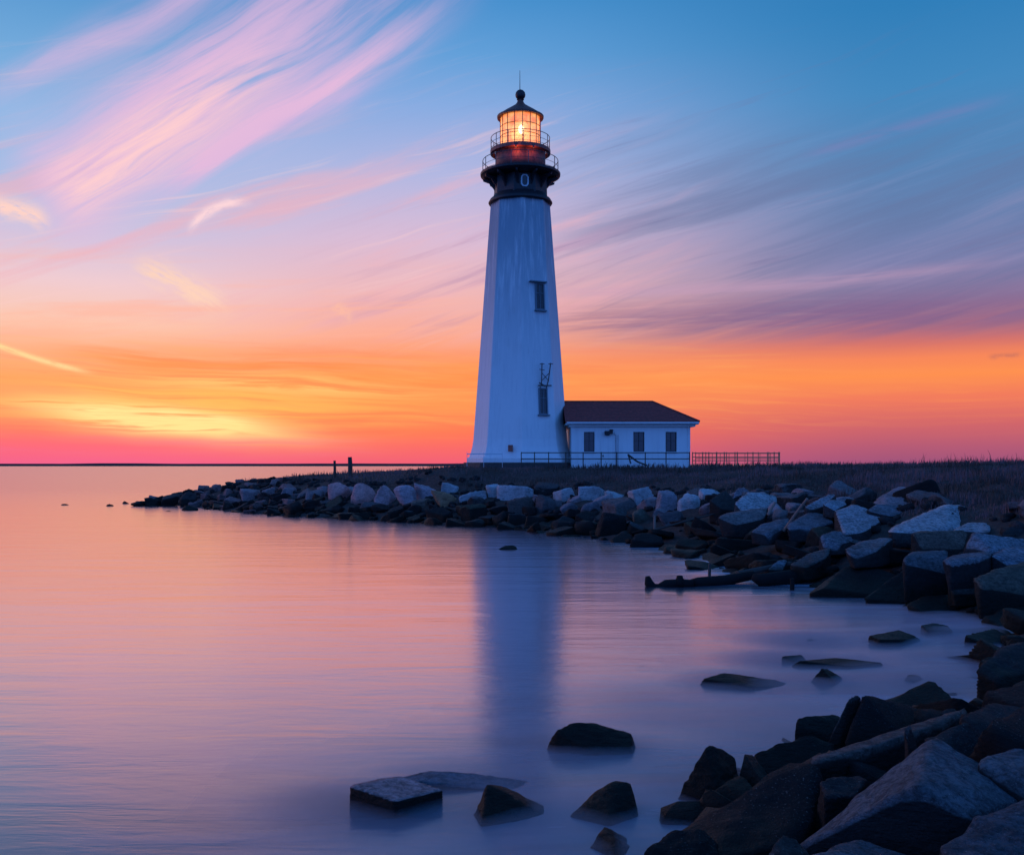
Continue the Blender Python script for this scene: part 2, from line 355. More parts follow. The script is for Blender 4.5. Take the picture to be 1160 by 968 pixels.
# ------------------------------------------------------------------ object helpers
def link(o, parent=None):
    COL.objects.link(o)
    if parent: o.parent = parent
    return o
def tag(o, label=None, cat=None, group=None, kind=None):
    if label: o['label'] = label
    if cat: o['category'] = cat
    if group: o['group'] = group
    if kind: o['kind'] = kind
    return o
def empty(name, loc): 
    o = bpy.data.objects.new(name, None); o.location = loc; o.empty_display_size = .3; return link(o)
def mesh_from(name, V, Fc, m, smooth=False):
    me = bpy.data.meshes.new(name); me.from_pydata([tuple(map(float, v)) for v in V], [], [tuple(f) for f in Fc]); me.update()
    if m: me.materials.append(m)
    if smooth: me.polygons.foreach_set('use_smooth', [True]*len(me.polygons))
    return me
class MB:
    """collects shapes in WORLD coordinates, then links them as one mesh under a parent"""
    def __init__(s): s.V = []; s.F = []
    def add(s, V, Fc):
        k = len(s.V); s.V += [Vector(v) for v in V]; s.F += [tuple(i+k for i in f) for f in Fc]
    def box(s, c, size, M=None):
        x, y, z = (q/2 for q in size); V = [Vector((a*x, b*y, d*z)) for a in (-1,1) for b in (-1,1) for d in (-1,1)]
        if M: V = [M @ v for v in V]
        s.add([v+Vector(c) for v in V], [(0,1,3,2),(4,6,7,5),(0,4,5,1),(2,3,7,6),(0,2,6,4),(1,5,7,3)])
    def tube(s, pts, rad, k=8, cap=True):
        pts = [Vector(p) for p in pts]; R = rad if isinstance(rad, (list, tuple)) else [rad]*len(pts)
        rings = []; up = Vector((0,0,1))
        for i, p in enumerate(pts):
            d = (pts[min(i+1, len(pts)-1)]-pts[max(i-1, 0)]).normalized()
            a = d.cross(up) if abs(d.dot(up)) < .95 else d.cross(Vector((1,0,0)))
            a.normalize(); b = d.cross(a); rings.append([p+(a*cos(2*pi*j/k)+b*sin(2*pi*j/k))*R[i] for j in range(k)])
        V = [v for r in rings for v in r]; Fc = []
        for i in range(len(pts)-1):
            for j in range(k): Fc.append((i*k+j, i*k+(j+1)%k, (i+1)*k+(j+1)%k, (i+1)*k+j))
        if cap: Fc += [tuple(range(k))[::-1], tuple(range((len(pts)-1)*k, len(pts)*k))]
        s.add(V, Fc)
    def lathe(s, c, prof, k=32, ph=0.0, closed=False, cap=True):
        V = [(c[0]+r*sin(ph+2*pi*j/k), c[1]-r*cos(ph+2*pi*j/k), z) for r, z in prof for j in range(k)]; Fc = []
        n = len(prof)
        for i in range(n if closed else n-1):
            for j in range(k):
                a, b = i*k, ((i+1) % n)*k; Fc.append((a+j, a+(j+1)%k, b+(j+1)%k, b+j))
        if cap and not closed: Fc += [tuple(range(k))[::-1], tuple(range((n-1)*k, n*k))]
        s.add(V, Fc)
    def build(s, name, m, parent=None, smooth=False, bevel=0, origin=None):
        org = Vector(parent.matrix_world.translation) if parent is not None else (Vector(origin) if origin else Vector((0,0,0)))
        if parent is not None: 
            org = Vector((0,0,0)); p = parent
            while p is not None: org += p.location; p = p.parent
        me = mesh_from(name, [v-org for v in s.V], s.F, m, smooth)
        bm = bmesh.new(); bm.from_mesh(me); bmesh.ops.recalc_face_normals(bm, faces=bm.faces)
        if bevel: bmesh.ops.bevel(bm, geom=[e for e in bm.edges if e.calc_face_angle(0) > .5], offset=bevel, segments=1, affect='EDGES')
        bm.to_mesh(me); bm.free()
        o = bpy.data.objects.new(name, me)
        if parent is None: o.location = org
        link(o, parent)
        return o
def W(px, py, Y): return Vector(((px-580)/F*Y, Y, CH-(py-525)/F*Y))

# vectorised value noise
def vnoise(P, seed=0):
    P = np.asarray(P, float); I = np.floor(P).astype(np.int64); f = P-I; f = f*f*(3-2*f)
    def h(a, b, c):
        n = (a*374761393+b*668265263+c*2147483647+seed*974711) & 0xffffffff
        n = ((n ^ (n >> 13))*1274126177) & 0xffffffff
        n = ((n ^ (n >> 16))*2246822519) & 0xffffffff
        return ((n ^ (n >> 15)) & 0xffff)/65535.0
    x, y, z = I[..., 0], I[..., 1], I[..., 2]; u, v, w = f[..., 0], f[..., 1], f[..., 2]
    r = 0
    for dx in (0, 1):
        for dy in (0, 1):
            for dz in (0, 1):
                r = r+h(x+dx, y+dy, z+dz)*(u if dx else 1-u)*(v if dy else 1-v)*(w if dz else 1-w)
    return r*2-1
def fbm(P, o=4, seed=0, g=.5):
    P = np.asarray(P, float); r = 0; a = 1
    for i in range(o): r = r+a*vnoise(P*2**i+i*17.3, seed+i); a *= g
    return r

# ------------------------------------------------------------------ terrain
shore_px = [(148,570),(200,573),(270,580),(330,585),(400,588),(460,592),(540,596),(600,600),(650,607),(700,613),(750,622),(790,632),(815,643),
            (850,655),(920,662),(1000,680),(1080,695),(1130,712),(1112,740),(1130,760),(1092,790),(1010,812),(905,838),(850,872),(790,900),(730,955)]
SH = [((px-580)/F*(CH*F/(py-525)), CH*F/(py-525)) for px, py in shore_px]
SH += [(.6,7.6),(-.6,4.5),(-4,-1),(-12,-7),(-60,-25),(-400,-160),(-400,-900),(900,-900),(900,900),(200,330),(60,170),(14,119),(-4,109),(-18,103),(-28,99)]
SHN = np.array(SH)
def sdist(P):
    P = np.asarray(P, float); d = np.full(len(P), 1e9); inside = np.zeros(len(P), bool)
    for i in range(len(SHN)):
        a, b = SHN[i], SHN[(i+1) % len(SHN)]; ab = b-a; t = np.clip(((P-a)@ab)/(ab@ab), 0, 1)
        q = a+t[:, None]*ab; d = np.minimum(d, np.hypot(*(P-q).T))
        c = ((a[1] > P[:, 1]) != (b[1] > P[:, 1])) & (P[:, 0] < (b[0]-a[0])*(P[:, 1]-a[1])/(b[1]-a[1]+1e-12)+a[0]); inside ^= c
    return np.where(inside, d, -d)
def height(P):
    P = np.asarray(P, float); d = sdist(P)
    z = np.interp(d, [-60,-12,-4,0,2,4.5,7,11,18,45,400], [-4,-2.5,-1.3,-.12,.45,1.35,2.1,2.7,3.25,3.62,3.7])
    P3 = np.c_[P, np.zeros(len(P))]
    k = np.clip((d-5)/4, 0, 1)
    near = np.clip((90-P[:, 1])/30, 0.15, 1)
    z = z+k*near*(.26*fbm(P3*.25, 3, 3)+.09*fbm(P3*.9, 3, 5))+(1-k)*.12*fbm(P3*.9, 3, 8)
    # level ground under lighthouse and house
    q = np.clip(1-(np.maximum(np.abs(P[:, 0]-5.5)-10, 0)+np.maximum(np.abs(P[:, 1]-79)-6, 0))/5, 0, 1); q = q*q*(3-2*q)
    z = z*(1-q)+q*(3.36+.05*fbm(P3*.7, 3, 11))
    return z
def axis(a, b, st, far, g=1.22):
    c = list(np.arange(a, b+st, st)); s = st
    lo = []; v = a
    while v > -far: s *= g; v -= s; lo.append(v)
    hi = []; v = c[-1]; s = st
    while v < far: s *= g; v += s; hi.append(v)
    return np.array(lo[::-1]+c+hi)
GX = axis(-42, 46, .4, 7000); GY = axis(3, 112, .4, 7000)
XX, YY = np.meshgrid(GX, GY); GP = np.c_[XX.ravel(), YY.ravel()]; nx, ny = len(GX), len(GY)
idx = np.arange(nx*ny).reshape(ny, nx); quads = np.stack([idx[:-1,:-1], idx[:-1,1:], idx[1:,1:], idx[1:,:-1]], -1).reshape(-1, 4)
def grid_obj(name, Z, m, Q=quads):
    me = bpy.data.meshes.new(name); me.vertices.add(len(GP)); me.vertices.foreach_set('co', np.c_[GP, Z].ravel())
    me.loops.add(len(Q)*4); me.loops.foreach_set('vertex_index', Q.ravel().astype(np.int32))
    me.polygons.add(len(Q)); me.polygons.foreach_set('loop_start', np.arange(len(Q), dtype=np.int32)*4)
    me.polygons.foreach_set('use_smooth', np.ones(len(Q), bool)); me.update(calc_edges=True); me.validate()
    me.materials.append(m); return link(bpy.data.objects.new(name, me))
SD = sdist(GP); GZ = height(GP)
g = grid_obj('ground', GZ, GROUND); tag(g, kind='structure')
sea = grid_obj('sea', np.zeros(len(GP)), WATER); tag(sea, kind='structure')
surf = np.exp(np.minimum(SD, 0)/3.4)*np.clip((GP[:, 0]-1)/6, .12, 1)
surf = np.maximum(surf, .38*np.exp(-np.maximum(-SD-1, 0)/5.5)*np.clip((24-GP[:, 1])/8, 0, 1))
at = sea.data.attributes.new('surf', 'FLOAT', 'POINT'); at.data.foreach_set('value', surf.astype(np.float32))

def gz(x, y): return float(height(np.array([[x, y]]))[0])
_Ys = np.concatenate([np.arange(5, 40, .1), np.arange(40, 130, .25)])
def hit(px, py):
    """depth at which the ray through a place of the shore meets the ground or the water"""
    x = (px-580)/F*_Ys; z = CH-(py-525)/F*_Ys; h = np.maximum(height(np.c_[x, _Ys]), 0)
    k = np.nonzero(z <= h)[0]
    return float(_Ys[k[0]]) if len(k) else 100.

# far low shore on the horizon
m = MB(); xs = np.linspace(-1500, 40, 90); V = []; Fc = []
for i, x in enumerate(xs):
    t = 3.9+.7*float(fbm([[x*.01, 0, 0]], 4, 2)[0]); V += [(x, 1480, -2), (x, 1490, t), (x, 1560, t), (x, 1570, -2)]
for i in range(len(xs)-1):
    for j in range(3): a = i*4+j; Fc.append((a, a+4, a+5, a+1))
m.add(V, Fc); fs = m.build('far_shore', GROUND); tag(fs, kind='structure')

# ------------------------------------------------------------------ rocks
_ico = {}
def ico(s):
    if s not in _ico:
        bm = bmesh.new(); bmesh.ops.create_icosphere(bm, subdivisions=s, radius=1)
        bm.verts.ensure_lookup_table(); _ico[s] = (np.array([v.co[:] for v in bm.verts]), [tuple(v.index for v in f.verts) for f in bm.faces]); bm.free()
    return _ico[s]
def hull_planes(pts):
    bm = bmesh.new()
    for p in pts: bm.verts.new(p)
    r = bmesh.ops.convex_hull(bm, input=bm.verts); bm.normal_update()
    c = sum((Vector(p) for p in pts), Vector())/len(pts); N = []; D = []
    for f in sorted(bm.faces, key=lambda f: -f.calc_area()):
        n = f.normal.copy(); d = n.dot(f.calc_center_median()-c)
        if d < 0: n = -n; d = -d
        if any(n.dot(Vector(q)) > .985 for q in N): continue
        N.append(tuple(n)); D.append(max(d, 1e-3))
    bm.free(); return np.array(c), np.array(N), np.array(D)
def rock_data(N, D, half, sub=4, p=34, amp=.03, seed=0):
    V, Fc = ico(sub); d = V*np.array(half); d /= np.linalg.norm(d, axis=1)[:, None]
    q = np.maximum(d@N.T, 0)/D; mx = q.max(1); r = 1/(mx*((q/mx[:, None])**p).sum(1)**(1/p))
    P = d*r[:, None]; sz = float(min(half)); S = sz*1.0
    w = (q/mx[:, None])**12; nrm = (w@N); nrm /= np.linalg.norm(nrm, axis=1)[:, None]
    o = seed*7.77
    a = 1.0*fbm(P/S*1.3+o, 5, seed % 97, .6)
    ridge = np.abs(fbm(P/S*np.array([1.2, 1.2, 3.5])+o+5, 3, (seed+7) % 97))
    st = P@np.array([.25*np.sin(seed), .25*np.cos(seed), 1.0])/S*3.2+fbm(P/S*.8+o, 2, 5)*.6
    st = np.abs(st-np.floor(st)-.5)**.5*.6
    P = P+d*((a*amp*1.3-ridge*amp*1.6-st*amp*.9)*S)[:, None]
    lit_crust = np.clip((nrm[:, 2]-.35)/.25, 0, 1)  # upward faces marked for painted top light as well as bleaching
    return P, Fc, lit_crust
def rock_mesh(name, P, Fc, lit_crust):
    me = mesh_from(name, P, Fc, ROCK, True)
    a = me.attributes.new('lit_crust', 'FLOAT', 'POINT'); a.data.foreach_set('value', lit_crust.astype(np.float32)); return me

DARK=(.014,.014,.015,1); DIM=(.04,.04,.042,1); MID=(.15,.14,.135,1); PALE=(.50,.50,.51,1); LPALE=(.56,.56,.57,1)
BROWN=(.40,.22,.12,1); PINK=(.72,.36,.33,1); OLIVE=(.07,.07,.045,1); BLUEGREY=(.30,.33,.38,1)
ROCKS = []
def add_rock(me, loc, label, color, rot=(0,0,0), scale=(1,1,1), auto=None, group=None):
    o = bpy.data.objects.new('boulder', me); o.location = loc; o.rotation_euler = rot; o.scale = scale; link(o); o.color = color
    tag(o, label, 'rock', group or 'boulders along the shore'); ROCKS.append((o, auto)); return o
_seed = [100]
def hero(label, color, pts, Y, down=.5, sub=5, amp=.026, p=56, back=None, group=None, chips=None, flare=None):
    if chips is None: chips = 2 if group == GN else 3 if group == GW else 5
    """pts: (px, py, dY): corners of a block; its foot is continued straight down"""
    _seed[0] += 1
    T = [W(px, py, Y+dy) for px, py, dy in pts]
    if back: T += [t+Vector((back*.1, back, -.06*back)) for t in T]
    zb = min(t.z for t in T)-down
    r = np.random.default_rng(_seed[0]); ctr = sum(T, Vector())/len(T); ext = max((t-ctr).length for t in T)
    lo_, hi_ = flare or ((.05, .3) if group == GW else (-.22, .12))
    A = T+[Vector((t.x+(t.x-ctr.x)*r.uniform(lo_, hi_), t.y+(t.y-ctr.y)*r.uniform(-.1, .2)-.05*ext, zb)) for t in T]
    c, N, D = hull_planes(A)
    if chips:
        AA = np.array([tuple(t) for t in A])-c
        for k in range(chips):
            n = r.normal(0, 1, 3); n[1] -= .5; n /= np.linalg.norm(n); N = np.vstack([N, n]); D = np.append(D, (AA@n).max()*r.uniform(.89, .985))
    A = np.array([tuple(t) for t in A]); half = (A.max(0)-A.min(0))/2
    P, Fc, cr = rock_data(N, D, np.maximum(half, .1), sub, p, amp, _seed[0])
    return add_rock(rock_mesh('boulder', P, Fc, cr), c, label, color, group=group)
def random_planes(kind, r):
    half = {'slab': (1, .8, .33), 'block': (.9, .75, .6), 'round': (1, .85, .78)}[kind]
    N = []; D = []
    for ax in range(3):
        for s in (-1, 1):
            n = np.zeros(3); n[ax] = s; n += r.normal(0, .16 if kind != 'round' else .3, 3); n /= np.linalg.norm(n)
            N.append(n); D.append(half[ax]*r.uniform(.85, 1.05))
    for k in range(6 if kind != 'round' else 14):
        n = r.normal(0, 1, 3); n /= np.linalg.norm(n); D.append(float((np.abs(n)*half).sum())*(r.uniform(.66, .86) if kind != 'round' else r.uniform(.58, .70))); N.append(n)
    return np.array(N), np.array(D), half
def norm_rock(kind, seed, sub, p=28, rot=0, amp=.05):
    r = np.random.default_rng(seed); N, D, half = random_planes(kind, r)
    P, Fc, cr = rock_data(N, D, half, sub, p if kind != 'round' else 10, amp, seed)
    return P, Fc, cr
def boxrock(label, color, x0, x1, y0, y1, kind='block', Y=None, rot=None, deep=None, sub=4, roll=0, group=None):
    """one stone that fills a small stretch of the bank; y1 is where its foot meets what is below"""
    _seed[0] += 1; r = random.Random(_seed[0])
    Y = Y or hit((x0+x1)/2, y1); w = (x1-x0)/F*Y; h = (y1-y0)/F*Y
    P, Fc, cr = norm_rock(kind, _seed[0], sub)
    R = np.array(Euler((r.uniform(-.12, .3), radians(roll), r.uniform(0, 6.28) if rot is None else rot)).to_matrix()); P = P@R.T
    mn, mx = P.min(0), P.max(0); P = (P-(mn+mx)/2)/(mx-mn)
    dep = deep or w*r.uniform(.65, .9); P = P*np.array([w, dep, h*1.35])
    n = np.cross(P[[f[1] for f in Fc]]-P[[f[0] for f in Fc]], P[[f[2] for f in Fc]]-P[[f[0] for f in Fc]])
    vn = np.zeros_like(P); fa = np.array(Fc)
    for k in range(3): np.add.at(vn, fa[:, k], n)
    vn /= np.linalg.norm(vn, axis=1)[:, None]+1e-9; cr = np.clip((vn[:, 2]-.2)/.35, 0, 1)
    c = W((x0+x1)/2, (y0+y1)/2, Y+dep*.4); c.z -= h*.17
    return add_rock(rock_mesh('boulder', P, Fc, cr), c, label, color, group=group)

GW = 'rocks standing in the shallow water'; GN = 'big blocks in the near corner'
# --- rocks in the water
hero('long dark humped rock in open water, farthest out of the foreground water rocks', DARK, [(624,833,0),(645,818,.15),(668,817,.2),(684,824,.2),(705,826,.2),(716,830,.1),(716,848,-.2),(670,850,-.25),(632,846,-.1)], 12.9, .3, group=GW)
hero('flat square slab with a bright pinkish top, leftmost in the foreground water', (.72,.48,.48,.94), [(402,887,.1),(430,881,.35),(452,881,.4),(500,893,.1),(448,907,-.35),(396,890,-.05)], 10.75, .25, p=90, amp=.006, chips=0, flare=(0, .06), group=GW)
hero('low wet slab barely breaking the water behind the pink-topped slab', (.22,.22,.26,.3), [(450,880,.1),(478,873,.3),(560,877,.3),(603,886,.2),(600,896,-.1),(500,890,-.1),(470,884,-.1)], 11.4, .2, amp=.06, group=GW)
hero('sharp dark wedge rock with pointed peak on its left, in foreground water', DARK, [(535,922,0),(551,884,.15),(566,887,.4),(622,914,.3),(624,926,0),(545,930,-.35)], 10.5, .3, p=50, group=GW)
hero('rounded dark boulder leaning right, in water right of the pointed wedge rock', DARK, [(645,921,0),(668,899,.2),(695,881,.3),(714,883,.3),(720,895,.2),(724,924,0),(690,932,-.3)], 10.45, .3, p=26, group=GW)
hero('small dark pyramid rock at the bottom edge beside the big shore blocks', DARK, [(668,958,0),(684,934,.2),(704,944,.3),(727,958,.2),(700,966,-.3)], 9.6, .3, p=50, group=GW)
hero('long thin low dark reef with two gentle humps in the bay', DARK, [(796,768,0),(820,761,.2),(838,764,.2),(862,769,.2),(880,770,.2),(903,777,0),(850,777,-.4)], 16.7, .08, amp=.04, group=GW)
hero('little dark peaked rock between the long reef and the shore', DARK, [(920,769,0),(931,756,.1),(937,757,.2),(953,766,.2),(945,772,-.2)], 16.9, .15, group=GW)
hero('small dark rounded rock in the bay, nearest the right edge', DARK, [(1024,770,0),(1028,764,.1),(1042,764,.2),(1047,769,.1),(1036,773,-.2)], 17, .12, p=18, group=GW)
hero('thin dark ledge awash just behind the peaked bay rock', DARK, [(905,748,0),(945,746,.3),(998,750,.1),(960,754,-.2)], 18.2, .06, group=GW)
hero('short dark ledge at the left end of the awash ledges', DARK, [(886,743,0),(908,741,.2),(912,746,.1),(900,748,-.1)], 18.6, .06, group=GW)
hero('dark two-lobed rock awash off the right-hand shore', DARK, [(984,720,0),(1008,716,.3),(1018,713,.4),(1036,719,.3),(1020,724,-.3),(996,724,-.3)], 20.6, .1, amp=.06, group=GW)
hero('flat bluish slab just under the surface near the right-hand shore', BLUEGREY, [(1043,709,.2),(1058,705,.5),(1074,709,.4),(1078,714,0),(1050,714,-.2)], 21.7, .06, group=GW)
hero('tiny dark stone alone in the bay left of the two-lobed rock', DARK, [(913,726,0),(917,723,.1),(926,725,.1),(922,729,-.1)], 20.8, .08, group=GW)
hero('dark stone awash in front of the lighthouse reflection, near the stone bank', DARK, [(565,621,0),(573,617,.3),(584,618,.3),(586,622,0)], 43, .1, sub=4, group=GW)
hero('small dark stone in calm water just below the outer point', DARK, [(206,575,0),(212,571,.4),(220,573,.4),(225,576,0),(214,578,-.3)], 79, .2, sub=3, group=GW)
hero('tiny stone in calm water, left of the outer point, nearer of the scattered pair', DARK, [(187,579,0),(191,577.6,.2),(195,579,.1),(191,581,-.1)], 77, .15, sub=3, group=GW)
hero('tiny dark stone on open water left of the tip, farther left one', DARK, [(69,571,0),(72,569.8,.2),(78,571,.2),(74,572,0)], 89, .2, sub=3, group=GW)
hero('tiny dark stone on open water just left of the tip', DARK, [(120,572,0),(125,570,.2),(129,572,.2),(124,573,0)], 87, .2, sub=3, group=GW)
# --- near corner
hero('tall dark boulder rising from the water at the left of the near blocks', DARK, [(768,900,0),(787,862,.1),(800,842,.2),(812,845,.4),(833,856,.4),(838,885,.2),(815,905,-.3)], 11, .4, amp=.045, group=GN)
hero('small grey-edged stone wedged right of the tall dark boulder', MID, [(836,884,0),(845,856,.1),(852,855,.3),(870,874,.2),(868,892,-.2)], 10.9, .4, group=GN)
hero('dark flat-topped block behind the tilted beam stone, left of the peaked block', DARK, [(846,856,0),(914,831,.3),(945,842,.3),(945,860,0),(872,884,-.3)], 11.4, .5, p=50, group=GN)
hero('low dark square block in the water behind the peaked block', DIM, [(900,830,0),(902,811,.2),(945,808,.4),(962,815,.3),(955,838,0)], 12.9, .4, p=50, group=GN)
hero('upright slab leaning against the left side of the peaked block', (.10,.09,.085,1), [(938,838,0),(962,789,.15),(971,786,.25),(977,787,.25),(950,845,-.05)], 11.9, .5, p=60, amp=.02, group=GN)
hero('large dark peaked block with a long sloping right shoulder', DARK, [(953,846,0),(977,785,.3),(984,786,.6),(1030,797,1.0),(1056,809,1.0),(1040,850,0)], 11.7, .5, p=60, amp=.02, group=GN)
hero('small round stone on the end of the tilted beam stone', DIM, [(1064,807,0),(1070,801,.1),(1082,801,.2),(1086,807,.1),(1075,811,-.1)], 11.9, .2, p=14, sub=4, group=GN)
hero('long tilted beam stone with a narrow pale top edge and dark face', (.15,.13,.12,1), [(912,862,-.15),(920,856,.05),(1084,803,1.2),(1094,800,1.35),(1100,808,1.1),(1060,822,.62),(1000,841,.2),(925,864,-.25)], 9.9, .8, chips=2, p=80, amp=.012, group=GN)
hero('dark block behind the peak of the huge blue block', DIM, [(1046,836,0),(1094,815,.3),(1116,834,.2),(1110,856,-.1),(1060,850,-.3)], 9.5, .6, p=50, group=GN)
hero('thin upright shard between beam stone and huge blue block', (.12,.12,.13,1), [(1024,822,0),(1032,824,.1),(1041,850,0),(1030,846,-.1)], 9.4, .2, sub=4, group=GN)
hero('broad dark slab at the right edge behind the blue blocks', DIM, [(1085,808,0),(1130,796,.8),(1175,800,1.0),(1180,836,-.2),(1120,842,-.4)], 10.2, .6, group=GN)
hero('black mass with a long sloping left edge down to the water', DARK, [(740,962,-.2),(782,927,.1),(848,888,.35),(900,864,.55),(918,861,.6),(938,872,.45),(934,915,-.1),(905,950,-.5),(780,985,-.7)], 8.9, .7, amp=.03, group=GN)
hero('rough dark stone lowest left of the near blocks, at the bottom edge', DARK, [(706,990,0),(735,955,.1),(758,938,.3),(790,934,.3),(815,950,.2),(818,990,-.2)], 8.2, .5, amp=.06, group=GN)
hero('mottled small stone in the gap below the beam stone', DIM, [(928,884,0),(948,877,.2),(976,874,.3),(984,881,.2),(968,900,-.2),(934,905,-.3)], 8.8, .5, amp=.06, group=GN)
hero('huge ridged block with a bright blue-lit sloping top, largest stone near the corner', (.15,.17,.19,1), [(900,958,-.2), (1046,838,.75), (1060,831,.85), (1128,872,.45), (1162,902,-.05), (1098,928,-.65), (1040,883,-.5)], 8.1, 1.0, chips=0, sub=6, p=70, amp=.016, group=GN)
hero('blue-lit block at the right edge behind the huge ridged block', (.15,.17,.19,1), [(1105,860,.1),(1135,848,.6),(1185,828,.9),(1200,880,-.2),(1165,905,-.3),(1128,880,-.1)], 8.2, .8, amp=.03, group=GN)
hero('rounded blue-grey stone filling the bottom right corner', (.10,.11,.13,1), [(1062,958,-.1),(1098,926,.2),(1150,905,.6),(1200,890,.6),(1215,985,-.4),(1090,1000,-.6)], 7.0, .8, sub=6, p=24, amp=.035, group=GN)
hero('small dark stone with a worn rim at the bottom edge', (.07,.065,.06,1), [(868,975,0),(876,950,.1),(888,943,.2),(903,949,.2),(920,968,.1),(900,990,-.2)], 7.3, .5, p=30, group=GN)
hero('smooth grey stone with a blue rim at the bottom edge centre right', (.13,.14,.16,1), [(932,962,0),(950,950,.3),(975,948,.4),(1012,957,.3),(1045,975,.2),(1000,1000,-.3),(940,990,-.3)], 7.0, .5, p=18, group=GN)
hero('pale rounded stone cut by the bottom edge', (.18,.19,.21,1), [(894,975,0),(920,962,.1),(955,958,.2),(985,970,.1),(960,1000,-.3)], 6.6, .4, p=16, group=GN)
# --- right side, shore behind the bay
GR = 'broken slabs on the right-hand bank'
hero('dark rough slab sloping into the water at the right edge above the near blocks', DIM, [(1106,757,-.2),(1122,742,.2),(1134,731,.8),(1175,722,1.2),(1180,760,.0),(1128,768,-.5)], 15.4, .5, amp=.05, group=GR)
hero('dark wedge cut by the right edge at the surf', DARK, [(1122,792,-.2),(1150,772,.5),(1180,762,.6),(1180,790,0)], 14, .5, group=GR)
hero('flat pale-topped stone at the right edge just above the blue blocks', (.20,.20,.21,1), [(1117,800,-.2),(1134,787,.5),(1175,783,.8),(1180,804,0),(1130,808,-.4)], 12.6, .4, amp=.04, group=GR)
hero('low dark slab at the surf below the bank, near right edge', DARK, [(1090,724,-.3),(1112,714,.2),(1128,712,.5),(1150,722,.2),(1120,730,-.5)], 20.6, .4, group=GR)
hero('dim layered slab at the right edge, lowest of the bank slabs', DIM, [(1112,700,-.3),(1140,688,.5),(1185,674,1.5),(1190,716,-.5),(1140,716,-1)], 23, .6, amp=.04, group=GR)
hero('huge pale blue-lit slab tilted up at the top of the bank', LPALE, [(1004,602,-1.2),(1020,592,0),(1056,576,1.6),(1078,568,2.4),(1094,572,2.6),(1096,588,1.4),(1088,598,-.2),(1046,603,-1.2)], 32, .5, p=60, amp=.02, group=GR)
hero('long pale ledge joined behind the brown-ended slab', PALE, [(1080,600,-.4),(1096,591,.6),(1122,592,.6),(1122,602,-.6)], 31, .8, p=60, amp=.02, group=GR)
hero('brown-sided block beneath the huge pale slab', (.20,.15,.12,1), [(1033,603,0),(1040,601,.6),(1098,600,.8),(1094,622,-.1),(1040,623,-.4)], 29.3, .3, p=60, group=GR)
hero('blue-topped slab with a rusty brown left end', (.30,.33,.37,1), [(1090,622,-.3),(1100,601,.1),(1150,611,.6),(1190,614,.8),(1185,630,-.3),(1120,626,-.8)], 27.6, .4, p=50, group=GR)
hero('flat-topped grey block with a black front, left of a matching one', (.17,.18,.20,1), [(1021,630,-.3),(1030,624,.5),(1070,622,.6),(1074,630,.1),(1072,648,-.4),(1026,640,-.5)], 26.4, .9, p=60, amp=.02, group=GR)
hero('flat oval-topped block with a black front beside the olive slab', (.22,.23,.26,1), [(1067,634,-.5),(1078,628,.3),(1118,623,.8),(1124,626,.3),(1112,634,-.4),(1075,638,-.7)], 25.6, 1.2, p=60, amp=.02, group=GR)
hero('bluish slab at the right edge under the pale ledge', (.26,.30,.35,1), [(1122,628,-.4),(1140,619,.5),(1190,618,.9),(1190,634,-.4),(1140,640,-.7)], 26.2, .5, group=GR)
hero('olive-grey tilted block at the right edge with a pale upper rim', (.15,.13,.10,1), [(1101,654,-.3),(1125,645,.4),(1160,634,1.0),(1190,632,1.2),(1190,678,-.4),(1110,664,-.8)], 24.3, .6, p=50, group=GR)
hero('pale round-shouldered block at the right edge at the top of the bank', (.28,.31,.36,1), [(1124,594,-.4),(1140,584,.6),(1160,576,1.2),(1190,572,1.5),(1190,598,-.3)], 33, .6, group=GR)
hero('dark block with a thin pale rim at the right edge under the top slab', DIM, [(1134,602,-.2),(1142,596,.2),(1190,594,.5),(1190,616,-.3),(1134,612,-.4)], 29.6, .5, p=40, group=GR)
hero('dark humped block at the waterline with a thin worn ridge', DARK, [(1026,684,-.3),(1044,675,.3),(1078,672,.5),(1108,680,.4),(1116,694,-.3),(1040,694,-.8)], 25.2, .4, amp=.02, group=GR)
hero('black triangular slab standing in the water right of the wooden stake', DARK, [(912,674,-.3),(936,658,.3),(958,640,1.2),(1000,644,1.2),(1016,650,.8),(990,674,-.6)], 28, .4, p=60, amp=.02, group=GR)
hero('dark pointed slab at the waterline next to the triangular slab', DARK, [(977,678,-.3),(1002,660,.3),(1022,646,.9),(1034,652,.7),(1038,682,-.5)], 26.6, .4, p=60, amp=.02, group=GR)
hero('small stone block between the two black-fronted blocks and the waterline', MID, [(1074,664,0),(1082,658,.2),(1104,662,.3),(1108,672,-.1),(1080,672,-.3)], 25, .3, group=GR)
hero('pale elongated stone at the top of the bank behind the leaning pole', (.44,.40,.42,1), [(910,576,-.5),(924,566,.3),(942,556,1.4),(948,560,1.2),(930,574,-.2),(916,579,-.7)], 38, .3, p=30, group=GR)
hero('low blue-lit stone touching the pale elongated one on its right', (.46,.50,.55,1), [(932,573,-.3),(942,565,.6),(954,566,.8),(960,572,.4),(946,577,-.6)], 37, .3, group=GR)
hero('long bent pale slab stepping down toward the water', (.46,.45,.47,1), [(944,577,.8),(968,571,1.8),(984,576,1.2),(1002,587,.2),(975,602,-1.2),(955,605,-1.4),(966,592,-.4)], 34.5, .5, p=50, amp=.02, group=GR)
hero('thin dark-edged slab at the top of the bank under the heath', (.22,.25,.29,1), [(980,578,-.4),(992,571,.8),(1020,572,1.0),(1032,577,.4),(1010,584,-.8)], 35.5, .4, group=GR)
hero('flat dull slab below the long bent pale slab', (.26,.26,.29,1), [(928,606,-.4),(944,600,.4),(960,602,.6),(968,612,-.2),(950,618,-.8),(932,618,-.8)], 33, .3, p=50, group=GR)
